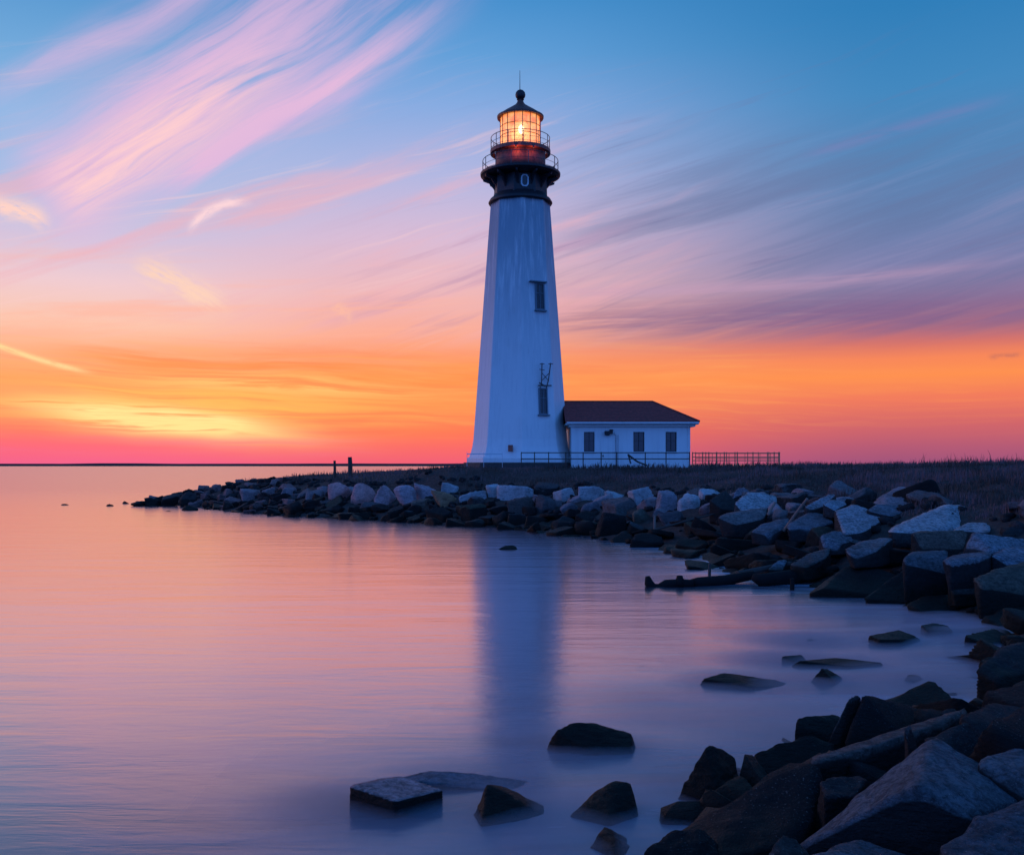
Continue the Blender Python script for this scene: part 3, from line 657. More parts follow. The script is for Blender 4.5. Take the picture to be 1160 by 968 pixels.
hero('pinkish-grey slab with a cracked top, left of the brown-sided block', (.27,.25,.26,1), [(956,623,-.6),(976,612,.4),(1004,607,1.0),(1012,612,.6),(994,622,-.7),(960,628,-.9)], 29.8, .4, p=60, group=GR)
hero('rounded grey slab right of the leaning pole', (.24,.24,.27,1), [(890,598,-.6),(902,588,.4),(918,578,1.6),(936,582,1.6),(945,590,.4),(922,598,-.6)], 36, .5, p=40, amp=.025, group=GR)
hero('long grey slab left of the leaning pole pointing at it', (.22,.22,.25,1), [(850,604,-.6),(862,593,.4),(880,588,1.0),(896,585,1.2),(892,596,.2),(868,604,-.8)], 36.5, .4, p=40, amp=.025, group=GR)
hero('small blue slab lying on the bank above the beached timber', (.24,.29,.34,1), [(869,645,-.3),(882,633,.5),(892,634,.5),(886,645,-.2)], 31.4, .3, group=GR)
hero('dim long stone beside the small blue slab above the beached timber', (.13,.13,.13,1), [(893,640,-.3),(912,628,.6),(942,621,1.2),(938,630,.2),(912,642,-.6)], 31, .4, amp=.05, group=GR)
hero('large dark tilted slab with a bright right edge at the top of the bank', (.05,.05,.05,1), [(803,566,-.3),(817,556,.6),(821,553,.9),(836,570,.4),(845,580,-.2),(815,576,-.9)], 46, .5, p=60, amp=.02, group=GR)
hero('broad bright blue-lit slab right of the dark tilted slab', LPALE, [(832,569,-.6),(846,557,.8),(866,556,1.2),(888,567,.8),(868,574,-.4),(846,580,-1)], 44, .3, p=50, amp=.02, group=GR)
hero('mauve boulder top poking up behind the broad blue-lit slab', (.36,.30,.34,1), [(828,563,-.3),(834,552,.4),(844,551,.8),(850,557,.3)], 48, .6, sub=4, group=GR)
hero('grey-brown slab with an arched front under the broad blue-lit slab', (.25,.22,.22,1), [(811,586,-.4),(822,580,.6),(850,578,1.2),(872,573,1.4),(866,588,.0),(832,594,-.9)], 41, .6, p=40, group=GR)

# --- top row under the lighthouse and house
GT = 'light boulders along the top of the bank'
row = [
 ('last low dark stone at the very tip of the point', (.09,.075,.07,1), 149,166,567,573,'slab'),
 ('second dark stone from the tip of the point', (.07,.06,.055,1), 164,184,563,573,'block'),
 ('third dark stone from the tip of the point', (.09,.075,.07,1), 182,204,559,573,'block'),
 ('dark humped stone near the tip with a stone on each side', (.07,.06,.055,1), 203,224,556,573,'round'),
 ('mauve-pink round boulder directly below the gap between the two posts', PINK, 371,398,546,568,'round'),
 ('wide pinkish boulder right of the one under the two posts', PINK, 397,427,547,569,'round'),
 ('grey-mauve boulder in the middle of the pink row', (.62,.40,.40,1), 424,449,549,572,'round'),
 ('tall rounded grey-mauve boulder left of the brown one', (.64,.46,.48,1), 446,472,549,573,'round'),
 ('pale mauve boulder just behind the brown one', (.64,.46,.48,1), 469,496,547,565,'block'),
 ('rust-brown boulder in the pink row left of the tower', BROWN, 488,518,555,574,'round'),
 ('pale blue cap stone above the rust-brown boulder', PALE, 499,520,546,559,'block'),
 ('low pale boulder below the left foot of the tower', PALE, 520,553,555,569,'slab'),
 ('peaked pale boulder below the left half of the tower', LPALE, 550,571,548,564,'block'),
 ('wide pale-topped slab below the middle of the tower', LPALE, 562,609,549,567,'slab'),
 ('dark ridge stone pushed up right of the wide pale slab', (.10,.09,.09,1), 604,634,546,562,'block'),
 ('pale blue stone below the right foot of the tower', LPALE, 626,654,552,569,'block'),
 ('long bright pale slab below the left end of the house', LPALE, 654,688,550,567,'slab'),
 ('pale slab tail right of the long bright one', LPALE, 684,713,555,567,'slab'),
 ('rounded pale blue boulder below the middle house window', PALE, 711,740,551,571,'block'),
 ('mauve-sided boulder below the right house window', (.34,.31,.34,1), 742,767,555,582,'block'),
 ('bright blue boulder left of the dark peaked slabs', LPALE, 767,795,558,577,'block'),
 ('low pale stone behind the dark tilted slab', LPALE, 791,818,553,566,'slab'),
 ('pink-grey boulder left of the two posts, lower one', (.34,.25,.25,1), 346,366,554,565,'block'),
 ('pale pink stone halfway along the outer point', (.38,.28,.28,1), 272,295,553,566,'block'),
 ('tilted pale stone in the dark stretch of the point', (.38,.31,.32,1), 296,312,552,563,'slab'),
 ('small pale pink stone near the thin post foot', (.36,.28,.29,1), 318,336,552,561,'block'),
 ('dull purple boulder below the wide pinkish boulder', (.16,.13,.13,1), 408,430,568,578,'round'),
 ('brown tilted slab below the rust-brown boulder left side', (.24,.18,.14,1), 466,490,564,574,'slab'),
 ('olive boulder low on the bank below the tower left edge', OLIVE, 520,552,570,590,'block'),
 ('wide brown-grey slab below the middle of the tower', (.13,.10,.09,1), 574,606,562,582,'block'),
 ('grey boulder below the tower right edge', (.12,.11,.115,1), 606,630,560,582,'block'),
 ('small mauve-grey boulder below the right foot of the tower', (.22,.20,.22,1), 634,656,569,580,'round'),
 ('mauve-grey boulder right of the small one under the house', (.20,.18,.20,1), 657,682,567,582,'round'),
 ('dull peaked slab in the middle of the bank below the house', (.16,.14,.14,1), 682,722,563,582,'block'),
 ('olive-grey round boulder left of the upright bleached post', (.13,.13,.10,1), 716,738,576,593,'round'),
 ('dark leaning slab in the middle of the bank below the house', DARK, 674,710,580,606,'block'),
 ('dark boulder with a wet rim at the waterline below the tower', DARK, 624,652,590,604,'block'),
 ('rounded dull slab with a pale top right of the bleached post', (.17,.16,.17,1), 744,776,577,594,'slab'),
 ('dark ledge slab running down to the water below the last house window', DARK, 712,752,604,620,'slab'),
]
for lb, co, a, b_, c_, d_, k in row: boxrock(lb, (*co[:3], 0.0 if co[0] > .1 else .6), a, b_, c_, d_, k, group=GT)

# --- fill: one stone after another from a pool of shapes
pool = []
for i in range(22):
    kind = ('slab', 'block', 'block', 'round')[i % 4]; P, Fc, cr = norm_rock(kind, 500+i, 4, p=46, amp=.038)
    pool.append(rock_mesh('boulder', P, Fc, cr))
fr = random.Random(21); placed = []
for o, _ in ROCKS:
    mx = max(abs(v[0]) for v in o.bound_box); placed.append((o.location.x, o.location.y, mx*.9))
cand = []
L = [Vector(p) for p in SH[:26]]
for k in range(9000):
    i = fr.randrange(25); 
    a, b_ = L[i], L[i+1]
    if fr.random() > (b_-a).length/16: continue
    q = a.lerp(b_, fr.random()); nrm = Vector((-(b_-a).y, (b_-a).x)).normalized()
    dd = fr.uniform(-.4, 8.2); p = q+nrm*dd
    cand.append((p.x, p.y))
cand = np.array(cand); cdist = sdist(cand); cz = height(cand)
nfill = 0
for (x, y), d, z in zip(cand, cdist, cz):
    if nfill >= 420: break
    px = 580+x/y*F
    if y < 8 or d < -.5 or d > (5.2 if 330 < px < 790 else 7.2 if px < 880 else 8.6) or y > 100: continue
    if px < 140 or px > 1185: continue
    s = fr.uniform(.42, .85)*(1 if y > 22 else .7)
    if px < 330: s *= .8
    if any((x-q[0])**2+(y-q[1])**2 < ((s*.72+q[2]*.8))**2 for q in placed): continue
    placed.append((x, y, s)); nfill += 1
    tone = fr.random(); up = d > 3.6
    if y < 20: col = DARK; tw = 'dark'
    elif px < 330: col = fr.choice([DIM, (.19,.11,.10,.4), (.11,.075,.065,.5), (.38,.22,.21,.2)]); tw = 'dark' 
    elif up: col = fr.choice([(.22,.19,.19,.2), (.34,.27,.28,.2), (.17,.15,.15,.4), DIM, (.42,.33,.34,.1)]); tw = 'grey'
    else: col = fr.choice([DARK, DIM, (.10,.10,.10,1), OLIVE, DARK]); tw = 'dark'
    if col[0] == .42: tw = 'pale'
    if px > 720 and d < 3: sc = (s*1.4, s, s*.6)
    else: sc = (s*fr.uniform(.9, 1.3), s*fr.uniform(.8, 1.1), s*fr.uniform(.7, 1.05))
    add_rock(fr.choice(pool if y > 30 else [pool[i] for i in range(22) if i % 4 != 3]), (x, y, z+s*.12), '', col, (fr.uniform(-.35, .35), fr.uniform(-.35, .35), fr.uniform(0, 6.28)), sc, auto=(tw, d))

# rubble: uncountable small stones between the blocks, one object
P0, F0, _ = norm_rock('block', 900, 2); P1, F1, _ = norm_rock('round', 901, 2)
RV = []; RF = []; k0 = 0; cnt = 0
for (x, y), d, z in zip(cand[::-1], cdist[::-1], cz[::-1]):
    if cnt > 1500: break
    if d < -.6 or y < 7: continue
    s = fr.uniform(.10, .30); P = (P0 if fr.random() < .6 else P1)*np.array([s*1.3, s, s*.75])
    P = P@np.array(Euler((fr.uniform(-.4,.4), fr.uniform(-.4,.4), fr.uniform(0,6.3))).to_matrix()).T+np.array([x, y, z+s*.2])
    RV.append(P); RF += [tuple(i+k0 for i in f) for f in F0]; k0 += len(P); cnt += 1
me = mesh_from('rubble', np.concatenate(RV), RF, ROCK, True)
a = me.attributes.new('lit_crust', 'FLOAT', 'POINT'); a.data.foreach_set('value', np.full(k0, .5, np.float32))
ro = link(bpy.data.objects.new('rubble', me)); ro.color = (.06,.058,.06,1)
tag(ro, 'small dark rubble filling the gaps between the shore boulders', 'rubble', kind='stuff')

# ------------------------------------------------------------------ lighthouse
LX, LY = (589.5-580)/F*80, 80.; LC = (LX, LY)
lh = empty('lighthouse', (LX, LY, 3.3)); tag(lh, 'tall white eight-sided lighthouse with black gallery and lit lantern on the point', 'lighthouse')
def zz(py, Y=80.): return CH-(py-525)/F*Y
PH = radians(2)
HW = lambda py: (33.5+(py-228)*.0735)/F*80           # half width of the shaft at a photo height
m = MB(); prof = []
for py in (518, 512, 506, 498, 470, 440, 400, 350, 300, 260, 226): 
    prof.append((HW(py)+max(0, (py-496))**2*.00052+0, zz(py)))
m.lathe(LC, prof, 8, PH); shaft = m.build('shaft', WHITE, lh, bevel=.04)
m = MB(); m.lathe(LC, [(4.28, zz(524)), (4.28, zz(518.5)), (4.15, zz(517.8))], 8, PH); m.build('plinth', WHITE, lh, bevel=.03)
m = MB(); m.lathe(LC, [(4.62, 2.2), (4.58, zz(523.6))], 8, PH); m.build('foundation', FOUND, lh, bevel=.04)
# windows on the right-front facet
def facet(px, py):
    Rr = HW(py); am = PH+pi/8; n2 = Vector((sin(am), -cos(am), 0)); ap = Rr*cos(pi/8)
    sl = .0735*cos(pi/8)
    N = (n2+Vector((0, 0, sl))).normalized(); p0 = Vector((LX, LY, zz(py)))+n2*ap
    d = W(px, py, 1)-Vector((0, 0, CH)); o = Vector((0, 0, CH)); t = (p0-o).dot(N)/d.dot(N)
    ux = Vector((cos(am), sin(am), 0)); return o+d*t, ux, N, N.cross(ux)
def fwin(x0, x1, y0, y1, hood):
    o, ux, N, uy = facet((x0+x1)/2, (y0+y1)/2); w = (x1-x0)/14.1/cos(pi/8)*.98; h = (y1-y0)/14.1
    M = Matrix((ux, N, uy)).transposed(); t = .09
    f = MB()
    for sx in (-1, 1): f.box(o+ux*sx*(w/2-t/2)+N*.03, (t, .16, h), M)
    for sy in (-1, 1): f.box(o+uy*sy*(h/2-t/2)+N*.03, (w-2*t, .156, t), M)
    fo = f.build('window', FRAMED, lh)
    g = MB(); g.box(o+N*.01, (w-2*t, .05, h-2*t), M); g.build('pane', PANE, fo)
    g = MB(); g.box(o+uy*(-h/2-.06)+N*.09, (w+.22, .30, .1), M); g.build('sill', FRAMED, fo)
    if hood:
        g = MB(); g.box(o+uy*(h/2+.07)-ux*.16+N*.13, (w+.65, .34, .1), M); g.build('hood', FRAMED, fo)
    g = MB(); g.box(o+N*.05+uy*.0, (.04, .05, h-2*t), M); g.box(o+N*.049+uy*h*.12, (w-2*t, .04, .04), M); g.build('glazing_bar', FRAMED, fo)
fwin(606, 616.5, 321, 351, True); fwin(610, 620, 440, 469, False)
# aerial bracket above the lower window
br = MB()
def fp(px, py, out): o, ux, N, uy = facet(px, py); return o+N*out
br.tube([fp(611.5,440,.05), fp(611.5,436,.30), fp(611.3,412,.42)], .045); br.tube([fp(618.5,440,.05), fp(619.5,430,.3), fp(621,412,.42)], .045)
br.tube([fp(611.5,432,.32), fp(620,423,.36)], .03); br.tube([fp(611.5,423,.36), fp(619.6,432,.32)], .03)
br.tube([fp(608,437,.25), fp(623,437,.25)], .05); br.tube([fp(609,434,.3), fp(616,438,.3)], .06)
for (a, b_) in (((609,413),(614,413)), ((618.5,413),(623.5,413)), ((608.5,419),(614,420))): br.tube([fp(*a,.42), fp(*b_,.42)], .03)
br.build('aerial_bracket', RAILM, lh)
v = MB(); Mv = Matrix.Rotation(PH-pi/8, 3, 'Z'); o = W(578.3, 507.5, LY-3.86); v.box(o, (.34, .2, .5), Mv); v.build('vent_box', REDLIT_RUST, lh, bevel=.02)
# service room under the gallery
m = MB(); m.lathe(LC, [(HW(231)+.12, zz(232)), (HW(229)+.20, zz(230.5)), (2.42, zz(226.5)), (2.2, zz(225)), (2.16, zz(222))], 32); m.build('shaft_cap_ring', IRON, lh, True)
PS = radians(9-22.5); m = MB(); m.lathe(LC, [(2.2, zz(224)), (2.16, zz(203))], 8, PS); sr = m.build('service_room', IRON, lh, bevel=.03)
def ring_win(a, r, pyc, w, h, mat_f, parent, name='window', pane=PANE):
    n2 = Vector((sin(a), -cos(a), 0)); ux = Vector((cos(a), sin(a), 0)); o = Vector((LX, LY, zz(pyc)))+n2*r
    f = MB(); oct_ = [(-.5,-.3),(-.25,-.5),(.25,-.5),(.5,-.3),(.5,.3),(.25,.5),(-.25,.5),(-.5,.3)]
    inn = .66; V = []; 
    for q in (1, inn):
        for out in (0.0, .10):
            V += [o+ux*(x*w*(q if q == 1 else inn))+Vector((0,0,1))*(z*h*(1 if q == 1 else .80))+n2*out for x, z in oct_]
    Fc = []
    for j in range(8):
        k = (j+1) % 8; Fc += [(8+j, 8+k, 24+k, 24+j), (j, k, 8+k, 8+j), (16+j, 24+j, 24+k, 16+k)]
    f.add(V, Fc); fo = f.build(name, mat_f, parent)
    g = MB(); g.add([o+ux*(x*w*inn)+Vector((0,0,1))*(z*h*.8)+n2*.03 for x, z in oct_], [tuple(range(8))]); g.build('pane', pane, fo)
for k in (0, 4):
    a = PS+pi/8+pi/4*k; ring_win(a, 2.18*cos(pi/8)+.005, 212.5, .62, .95, FRAME, lh)
# main gallery: deck, brackets, rail
m = MB(); m.lathe(LC, [(2.0, zz(203.5)), (2.9, zz(202)), (3.2, zz(200)), (3.22, zz(197.6)), (2.0, zz(197.4))], 40); gal = m.build('gallery', IRON, lh)
for k in range(12):
    a = 2*pi*k/12+.419; d = Vector((sin(a), -cos(a), 0)); s = Vector((cos(a), sin(a), 0))*.07; c0 = Vector((LX, LY, 0))
    prof2 = [(2.0, zz(203.2)), (3.05, zz(202.2)), (3.0, zz(204.5)), (2.55, zz(207)), (2.2, zz(213)), (2.0, zz(218))]
    q = MB(); V = [c0+d*r+Vector((0,0,z))+s*sg for sg in (-1, 1) for r, z in prof2]
    q.add(V, [tuple(range(6)), tuple(range(11, 5, -1))]+[(i, (i+1) % 6, 6+(i+1) % 6, 6+i) for i in range(6)]); q.build('bracket', IRON, lh)
def railing(r, z0, z1, nposts, off=0):
    q = MB()
    for z, rr in ((z1, .027), ((z0+z1)/2, .015), (z0+.12, .014)): 
        q.tube([(LX+r*sin(2*pi*j/40), LY-r*cos(2*pi*j/40), z) for j in range(41)], rr, 6)
    rl = q.build('railing', RAILM, lh)
    for j in range(nposts):
        a = 2*pi*j/nposts+off; q = MB(); q.tube([(LX+r*sin(a), LY-r*cos(a), z0), (LX+r*sin(a), LY-r*cos(a), z1+.02)], .032, 6); q.build('post', RAILM, rl)
railing(3.02, zz(197.6), zz(183), 14, .2)
# watch room, upper gallery
m = MB(); m.lathe(LC, [(2.03, zz(197.7)), (2.0, zz(172))], 32); m.build('watch_room', REDLIT_RUST, lh, True)
m = MB(); m.lathe(LC, [(2.2, zz(176)), (2.42, zz(175)), (2.42, zz(171)), (2.2, zz(170.5))], 40, closed=True); ug = m.build('upper_gallery', REDLIT_RUST, lh)
q = MB()
for j in range(40):
    a = 2*pi*j/40; d = Vector((sin(a), -cos(a), 0)); q.box(Vector((LX, LY, zz(171.6)))+d*2.08, (.05, .5, .06), Matrix.Rotation(a, 3, 'Z'))
q.build('grating', REDLIT_RUST, ug)
railing(2.36, zz(170.8), zz(157), 12, .1)
# lantern
m = MB(); m.lathe(LC, [(2.0, zz(172.1)), (1.72, zz(171.2)), (1.70, zz(167.5)), (1.55, zz(167.4))], 32); m.build('lantern_base', REDLIT_RUST, lh)
z0, z1 = zz(167.4), zz(134.5); q = MB(); NM = 16
for j in range(NM):
    a = 2*pi*j/NM+.1; d = Vector((sin(a), -cos(a), 0)); p = Vector((LX, LY, 0))+d*1.62; q.tube([p+Vector((0,0,z0)), p+Vector((0,0,z1))], .035, 6)
for pz in (145, 156): q.tube([(LX+1.62*sin(2*pi*j/NM+.1), LY-1.62*cos(2*pi*j/NM+.1), zz(pz)) for j in range(NM+1)], .025, 6)
q.build('glazing_frame', mat('glow_red_frame', (.34,.09,.05), .5), lh)  # frame bars with the lantern's red glow painted into their colour
def m_lit(n, b):
    nt = n.noise(geo(n), 1.6, 4, .6)
    b.inputs['Base Color'].default_value = (.9,.55,.25,1); b.inputs['Roughness'].default_value = .2
    n.put(b.inputs['Emission Color'], n.mix(n.sstep(nt, .35, .65), (1,.21,.03), (1,.46,.12))); b.inputs['Emission Strength'].default_value = 1.2
    b.inputs['Alpha'].default_value = .72
LIT = mat('lit_lantern_glass', build=m_lit)
q = MB(); q.lathe(LC, [(1.585, z0), (1.585, z1)], NM, .1, cap=False); q.build('lantern_glass', LIT, lh)
def m_lens(n, b):
    b.inputs['Base Color'].default_value = (1,.8,.5,1); b.inputs['Emission Color'].default_value = (1,.66,.30,1); b.inputs['Emission Strength'].default_value = .9
def m_bulb(n, b):
    b.inputs['Emission Color'].default_value = (1,.85,.55,1); b.inputs['Emission Strength'].default_value = 9
q = MB(); pr = []
for i in range(21):
    t = i/20; pr.append((.42+.30*sin(pi*t)+.03*(i % 2), zz(166)+(zz(138)-zz(166))*t))
q.lathe(LC, pr, 24); q.build('lens', mat('lit_lens', build=m_lens), lh)
q = MB(); q.lathe((LX+.05, LY-.95), [(.02, zz(156)), (.17, zz(154)), (.23, zz(151)), (.17, zz(148)), (.02, zz(146))], 20); q.build('lamp', mat('lamp_glow', build=m_bulb), lh, True)
pl = bpy.data.lights.new('lantern_light', 'POINT'); pl.energy = 60; pl.color = (1, .48, .2); pl.shadow_soft_size = .3
plo = bpy.data.objects.new('lantern_light', pl); plo.location = (0, -1.2, zz(152)-3.3); plo.parent = lh; COL.objects.link(plo)
q = MB(); q.lathe(LC, [(1.60, zz(134.3)), (1.86, zz(134.6)), (1.88, zz(132.4)), (1.70, zz(131)), (1.25, zz(126.6)), (.8, zz(122.6)), (.42, zz(119)), (.28, zz(116.5)), (.22, zz(114)), (.30, zz(113.2)), (.2, zz(112.4))], 40)
q.build('lantern_roof', ROOFB, lh, False)
q = MB(); q.lathe(LC, [(.02, zz(113.4)), (.25, zz(112.6)), (.38, zz(110)), (.41, zz(107.8)), (.37, zz(105)), (.24, zz(102.9)), (.10, zz(102)), (.03, zz(101.5))], 24); q.build('ball_finial', IRON, lh, True)
q = MB(); q.tube([(LX-.04, LY, zz(102.5)), (LX-.04, LY, zz(80))], [.035, .018], 6); q.build('lightning_rod', IRON, lh)

for a in (-.15, .42):  # added fittings and unseen lights, put in to redden the watch room wall
    d = Vector((sin(a), -cos(a), 0)); p = Vector((LX, LY, zz(177.2)))+d*2.5
    q = MB(); q.tube([p+Vector((0,0,.05)), p-d*.14+Vector((0,0,.18))], .02, 6); q.lathe((p.x, p.y), [(.03, p.z+.10), (.06, p.z+.08), (.07, p.z), (.03, p.z-.05)], 10); q.build('added_glow_fitting', IRON, lh, True)
    l2 = bpy.data.lights.new('added_glow_light', 'POINT'); l2.energy = 15 if a < 0 else 8; l2.color = (1, .25, .10); l2.shadow_soft_size = 0
    o2 = bpy.data.objects.new('added_glow_light', l2); o2.location = p-Vector((LX, LY, 3.3+.16)); o2.parent = lh; COL.objects.link(o2)
# ------------------------------------------------------------------ keeper's house
HY0, HY1, HX0, HX1 = 77., 85., 4.6, (782-580)/F*77; hb = 3.0; ht = zz(481, 77)
hs = empty('house', ((HX0+HX1)/2, 81, 3.3)); tag(hs, 'low white single-storey house with a dark red hipped roof beside the tower', 'house')
def sx(px): return (px-580)/F*HY0
ops = [(661.5,673.5), (717.5,730), (754,766.5)]; wz0, wz1 = zz(511.5, 77), zz(489, 77)
q = MB(); t = .25
edges = [HX0]+[sx(v) for o in ops for v in o]+[HX1]
for i in range(0, len(edges), 2): q.box(((edges[i]+edges[i+1])/2, HY0+t/2, (hb+ht)/2), (edges[i+1]-edges[i], t, ht-hb))
for a, b_ in ops:
    a, b_ = sx(a), sx(b_); q.box(((a+b_)/2, HY0+t/2, (hb+wz0)/2), (b_-a, t, wz0-hb)); q.box(((a+b_)/2, HY0+t/2, (wz1+ht)/2), (b_-a, t, ht-wz1))
q.box((HX1-t/2, (HY0+HY1)/2, (hb+ht)/2), (t, HY1-HY0-2*t, ht-hb)); q.box(((HX0+HX1)/2, HY1-t/2, (hb+ht)/2), (HX1-HX0, t, ht-hb)); q.box((HX0+t/2, (HY0+HY1)/2, (hb+ht)/2), (t, HY1-HY0-2*t, ht-hb))
q.build('wall', WHITE, hs)
for a, b_ in ops:
    a, b_ = sx(a), sx(b_); f = MB(); w = .06; yy = HY0+.1; zc = (wz0+wz1)/2
    f.box((a+w/2, yy, zc), (w, .1, wz1-wz0)); f.box((b_-w/2, yy, zc), (w, .1, wz1-wz0)); f.box(((a+b_)/2, yy, wz1-w/2), (b_-a-2*w, .1, w)); f.box(((a+b_)/2, yy, wz0+w/2), (b_-a-2*w, .1, w))
    f.box(((a+b_)/2, yy, zc), (.04, .06, wz1-wz0-2*w)); f.box(((a+b_)/2-.22, yy, zc+.1), (.36, .05, .035)); f.box(((a+b_)/2+.22, yy, zc+.1), (.36, .05, .035))
    fo = f.build('window', mat('dark_frame', (.035,.035,.045), .6) if 'dark_frame' not in bpy.data.materials else bpy.data.materials['dark_frame'], hs)
    g = MB(); g.box(((a+b_)/2, yy+.06, zc), (b_-a-.01, .02, wz1-wz0-.01)); g.build('pane', PANE, fo)
    g = MB(); g.box(((a+b_)/2, HY0-.03, wz0-.05), (b_-a+.16, .1, .09)); g.build('sill', WHITE, fo)
# roof
oh = .6; ez = zz(478, 76.4); rz = zz(455.5, 81); rx = (739-580)/F*81; x0, x1, y0, y1 = HX0-.5, HX1+oh, HY0-oh, HY1+oh
def roofshape(dz, e=0):
    return [(x0-e, y0-e, ez+dz), (x1+e, y0-e, ez+dz), (x1+e, y1+e, ez+dz), (x0-e, y1+e, ez+dz), (x0-e, 81, rz+dz), (rx, 81, rz+dz)]
q = MB(); A = roofshape(.06); B = roofshape(-.06); q.add(A+B, [(0,1,5,4), (1,2,5), (2,3,4,5), (0,4,3), (6,10,11,7), (7,11,8), (8,11,10,9), (6,9,10), (0,6,7,1), (1,7,8,2), (2,8,9,3), (3,9,6,0)])
q.build('roof', ROOF, hs)
for pts in ([(x0, 81, rz+.07), (rx, 81, rz+.07)], [(rx, 81, rz+.07), (x1, y0, ez+.08)], [(rx, 81, rz+.07), (x1, y1, ez+.08)]):
    q = MB(); q.tube(pts, .07, 6); q.build('ridge_tiles', ROOF, hs)
q = MB(); q.box(((x0+x1)/2, (y0+y1)/2, ez-.115), (x1-x0-.08, y1-y0-.08, .1)); q.box(((HX0+HX1)/2+.1, (HY0+HY1)/2, ez-.25), (HX1-HX0+.5, HY1-HY0+.5, .16)); q.build('eaves', WHITE, hs)
q = MB(); q.tube([(x0+.1, y0-.05, ez-.05), (x1-.05, y0-.05, ez-.05)], .06, 8); q.tube([(HX1-.15, y0-.02, ez-.08), (HX1-.15, HY0-.08, ez-.45), (HX1-.15, HY0-.08, 3.3)], .04, 8); q.build('gutter', WHITE, hs)
# door with frame, wall lamp and pipe
q = MB(); q.box((sx(688.5), HY0-.02, (zz(489,77)+3.3)/2), (sx(697)-sx(680), .06, zz(489,77)-3.3)); dr = q.build('door', WHITE, hs, bevel=.015)
q = MB(); q.box((sx(683), HY0-.08, 4.3), (.08, .06, .16)); q.build('handle', IRON, dr)
q = MB(); q.tube([(sx(697.5), HY0-.12, 3.4), (sx(697.5), HY0-.12, 5.85), (sx(695.5), HY0-.2, 6.05), (sx(690), HY0-.3, 6.05)], .03, 8)
q.tube([(sx(700), HY0-.10, 3.4), (sx(700), HY0-.10, 5.95)], .02, 6); q.build('drainpipe', mat('grey_pipe', (.34,.34,.37), .5), hs)
q = MB(); r7 = random.Random(3)
q.box((sx(689), HY0-.28, 6.12), (.62, .36, .2)); q.box((sx(687.5), HY0-.30, 5.98), (.4, .4, .18)); q.box((sx(692), HY0-.3, 6.27), (.3, .3, .14))
q.build('wall_lamp', IRON, hs, bevel=.04)

# ------------------------------------------------------------------ railings
def fence(name, label, posts, rails, Y, m, pw=.07, group='railings in front of the buildings', zb=None, balus=()):
    x0, x1 = (posts[0]-580)/F*Y, (posts[-1]-580)/F*Y
    e = empty(name, ((x0+x1)/2, Y, 3.3)); tag(e, label, 'railing', group)
    top = zz(512.3, Y)
    for px in posts:
        q = MB(); x = (px-580)/F*Y; b0 = gz(x, Y)-.25; q.box((x, Y, (b0+top+.04)/2), (pw, pw, top+.04-b0)); q.build('post', m, e, bevel=.008)
    for py in rails: 
        q = MB(); q.box(((x0+x1)/2, Y-pw*.5-.02, zz(py, Y)), (x1-x0+pw, .05, .07)); q.build('rail', m, e)
    for px in balus:
        q = MB(); x = (px-580)/F*Y; q.box((x, Y+.035, (zz(524, Y)+top)/2), (.035, .03, top-zz(524, Y)-.1)); q.build('baluster', m, e)
    return e
fence('railing', 'dark two-rail fence across the front of the tower and house', [590.5,605.5,621.5,641,660.6,681,698.7,731,754.5,781], [512.6,519.6], 73.5, WOOD)
fence('railing', 'thin pale low rail around the left foot of the tower', [529,548,569], [514], 75, FRAME, .03)
fence('railing', 'front railing with many uprights on the bank right of the house', [784.5,796,803,812,820.5,832.6,835.3,853,869.5,877,883], [513,517.5,521.5], 80, WARMLIT_WOOD, .07, balus=[788,792,807,816,826,844,861,873])
fence('railing', 'rear railing seen through the front one, right of the house', [788,799.5,811.5,823,835,847,859,871,882], [513.4,519], 84.5, WARMLIT_WOOD, .06)
pk = MB(); a = W(711.5, 515, 73.2); b_ = W(733, 527, 73.2); pk.tube([a, a.lerp(b_, .5)+Vector((0,0,-.12)), b_], [.09, .07, .06], 6); pk.tube([W(711.5,514,73.2), W(714.5,525,73.2)], .06, 6)
o = pk.build('broken_handrail', WOOD); tag(o, 'broken dark handrail slanting down in front of the house fence', 'handrail')

# ------------------------------------------------------------------ posts, stakes, poles, timber
def vpost(name, label, px, y0, y1, Y, wpx, m, lean=0, group=None):
    w = wpx/F*Y/2; q = MB(); a = W(px, y1, Y); b_ = W(px+lean, y0, Y); q.tube([a-Vector((0,0,.6)), a.lerp(b_, .5)+Vector((w*.2,0,0)), b_], [w, w*1.05, w*.92], 8)
    o = q.build(name, m); tag(o, label, 'post', group); return o
vpost('post', 'thin weathered post on the point, left one of two', 379, 521.5, 538, 84, 3, WOOD, group='posts on the point')
vpost('post', 'thick dark post on the point, right one of two', 396.3, 517.5, 537, 83, 5, WOOD, group='posts on the point')
vpost('stake', 'dark wooden stake standing in the water by the beached timber', 897, 655, 668, 29.2, 5, DRIFT)
vpost('post', 'bleached upright post among dark boulders below the house', 741, 583, 606, 45.5, 2.8, PALEWOOD, .6)
vpost('stake', 'short dark stub sticking up between timber and rocks', 803, 638, 654, 31.5, 3.4, WOOD, 1)
def pole(label, p, q_, r, m, name='pole', cat='pole'):
    k = MB(); k.tube([p, p.lerp(q_, .5)+Vector((0,0,.02)), q_], [r, r*.95, r*.8], 8); o = k.build(name, m); tag(o, label, cat)
pole('pale bleached pole leaning across the slabs on the right bank', W(888, 601, 36.4), W(914.5, 564.5, 35.6), .06, PALEWOOD)
pole('short bleached stick leaning left of the long pale pole', W(870, 583, 36.4), W(878, 569, 36.6), .055, PALEWOOD)
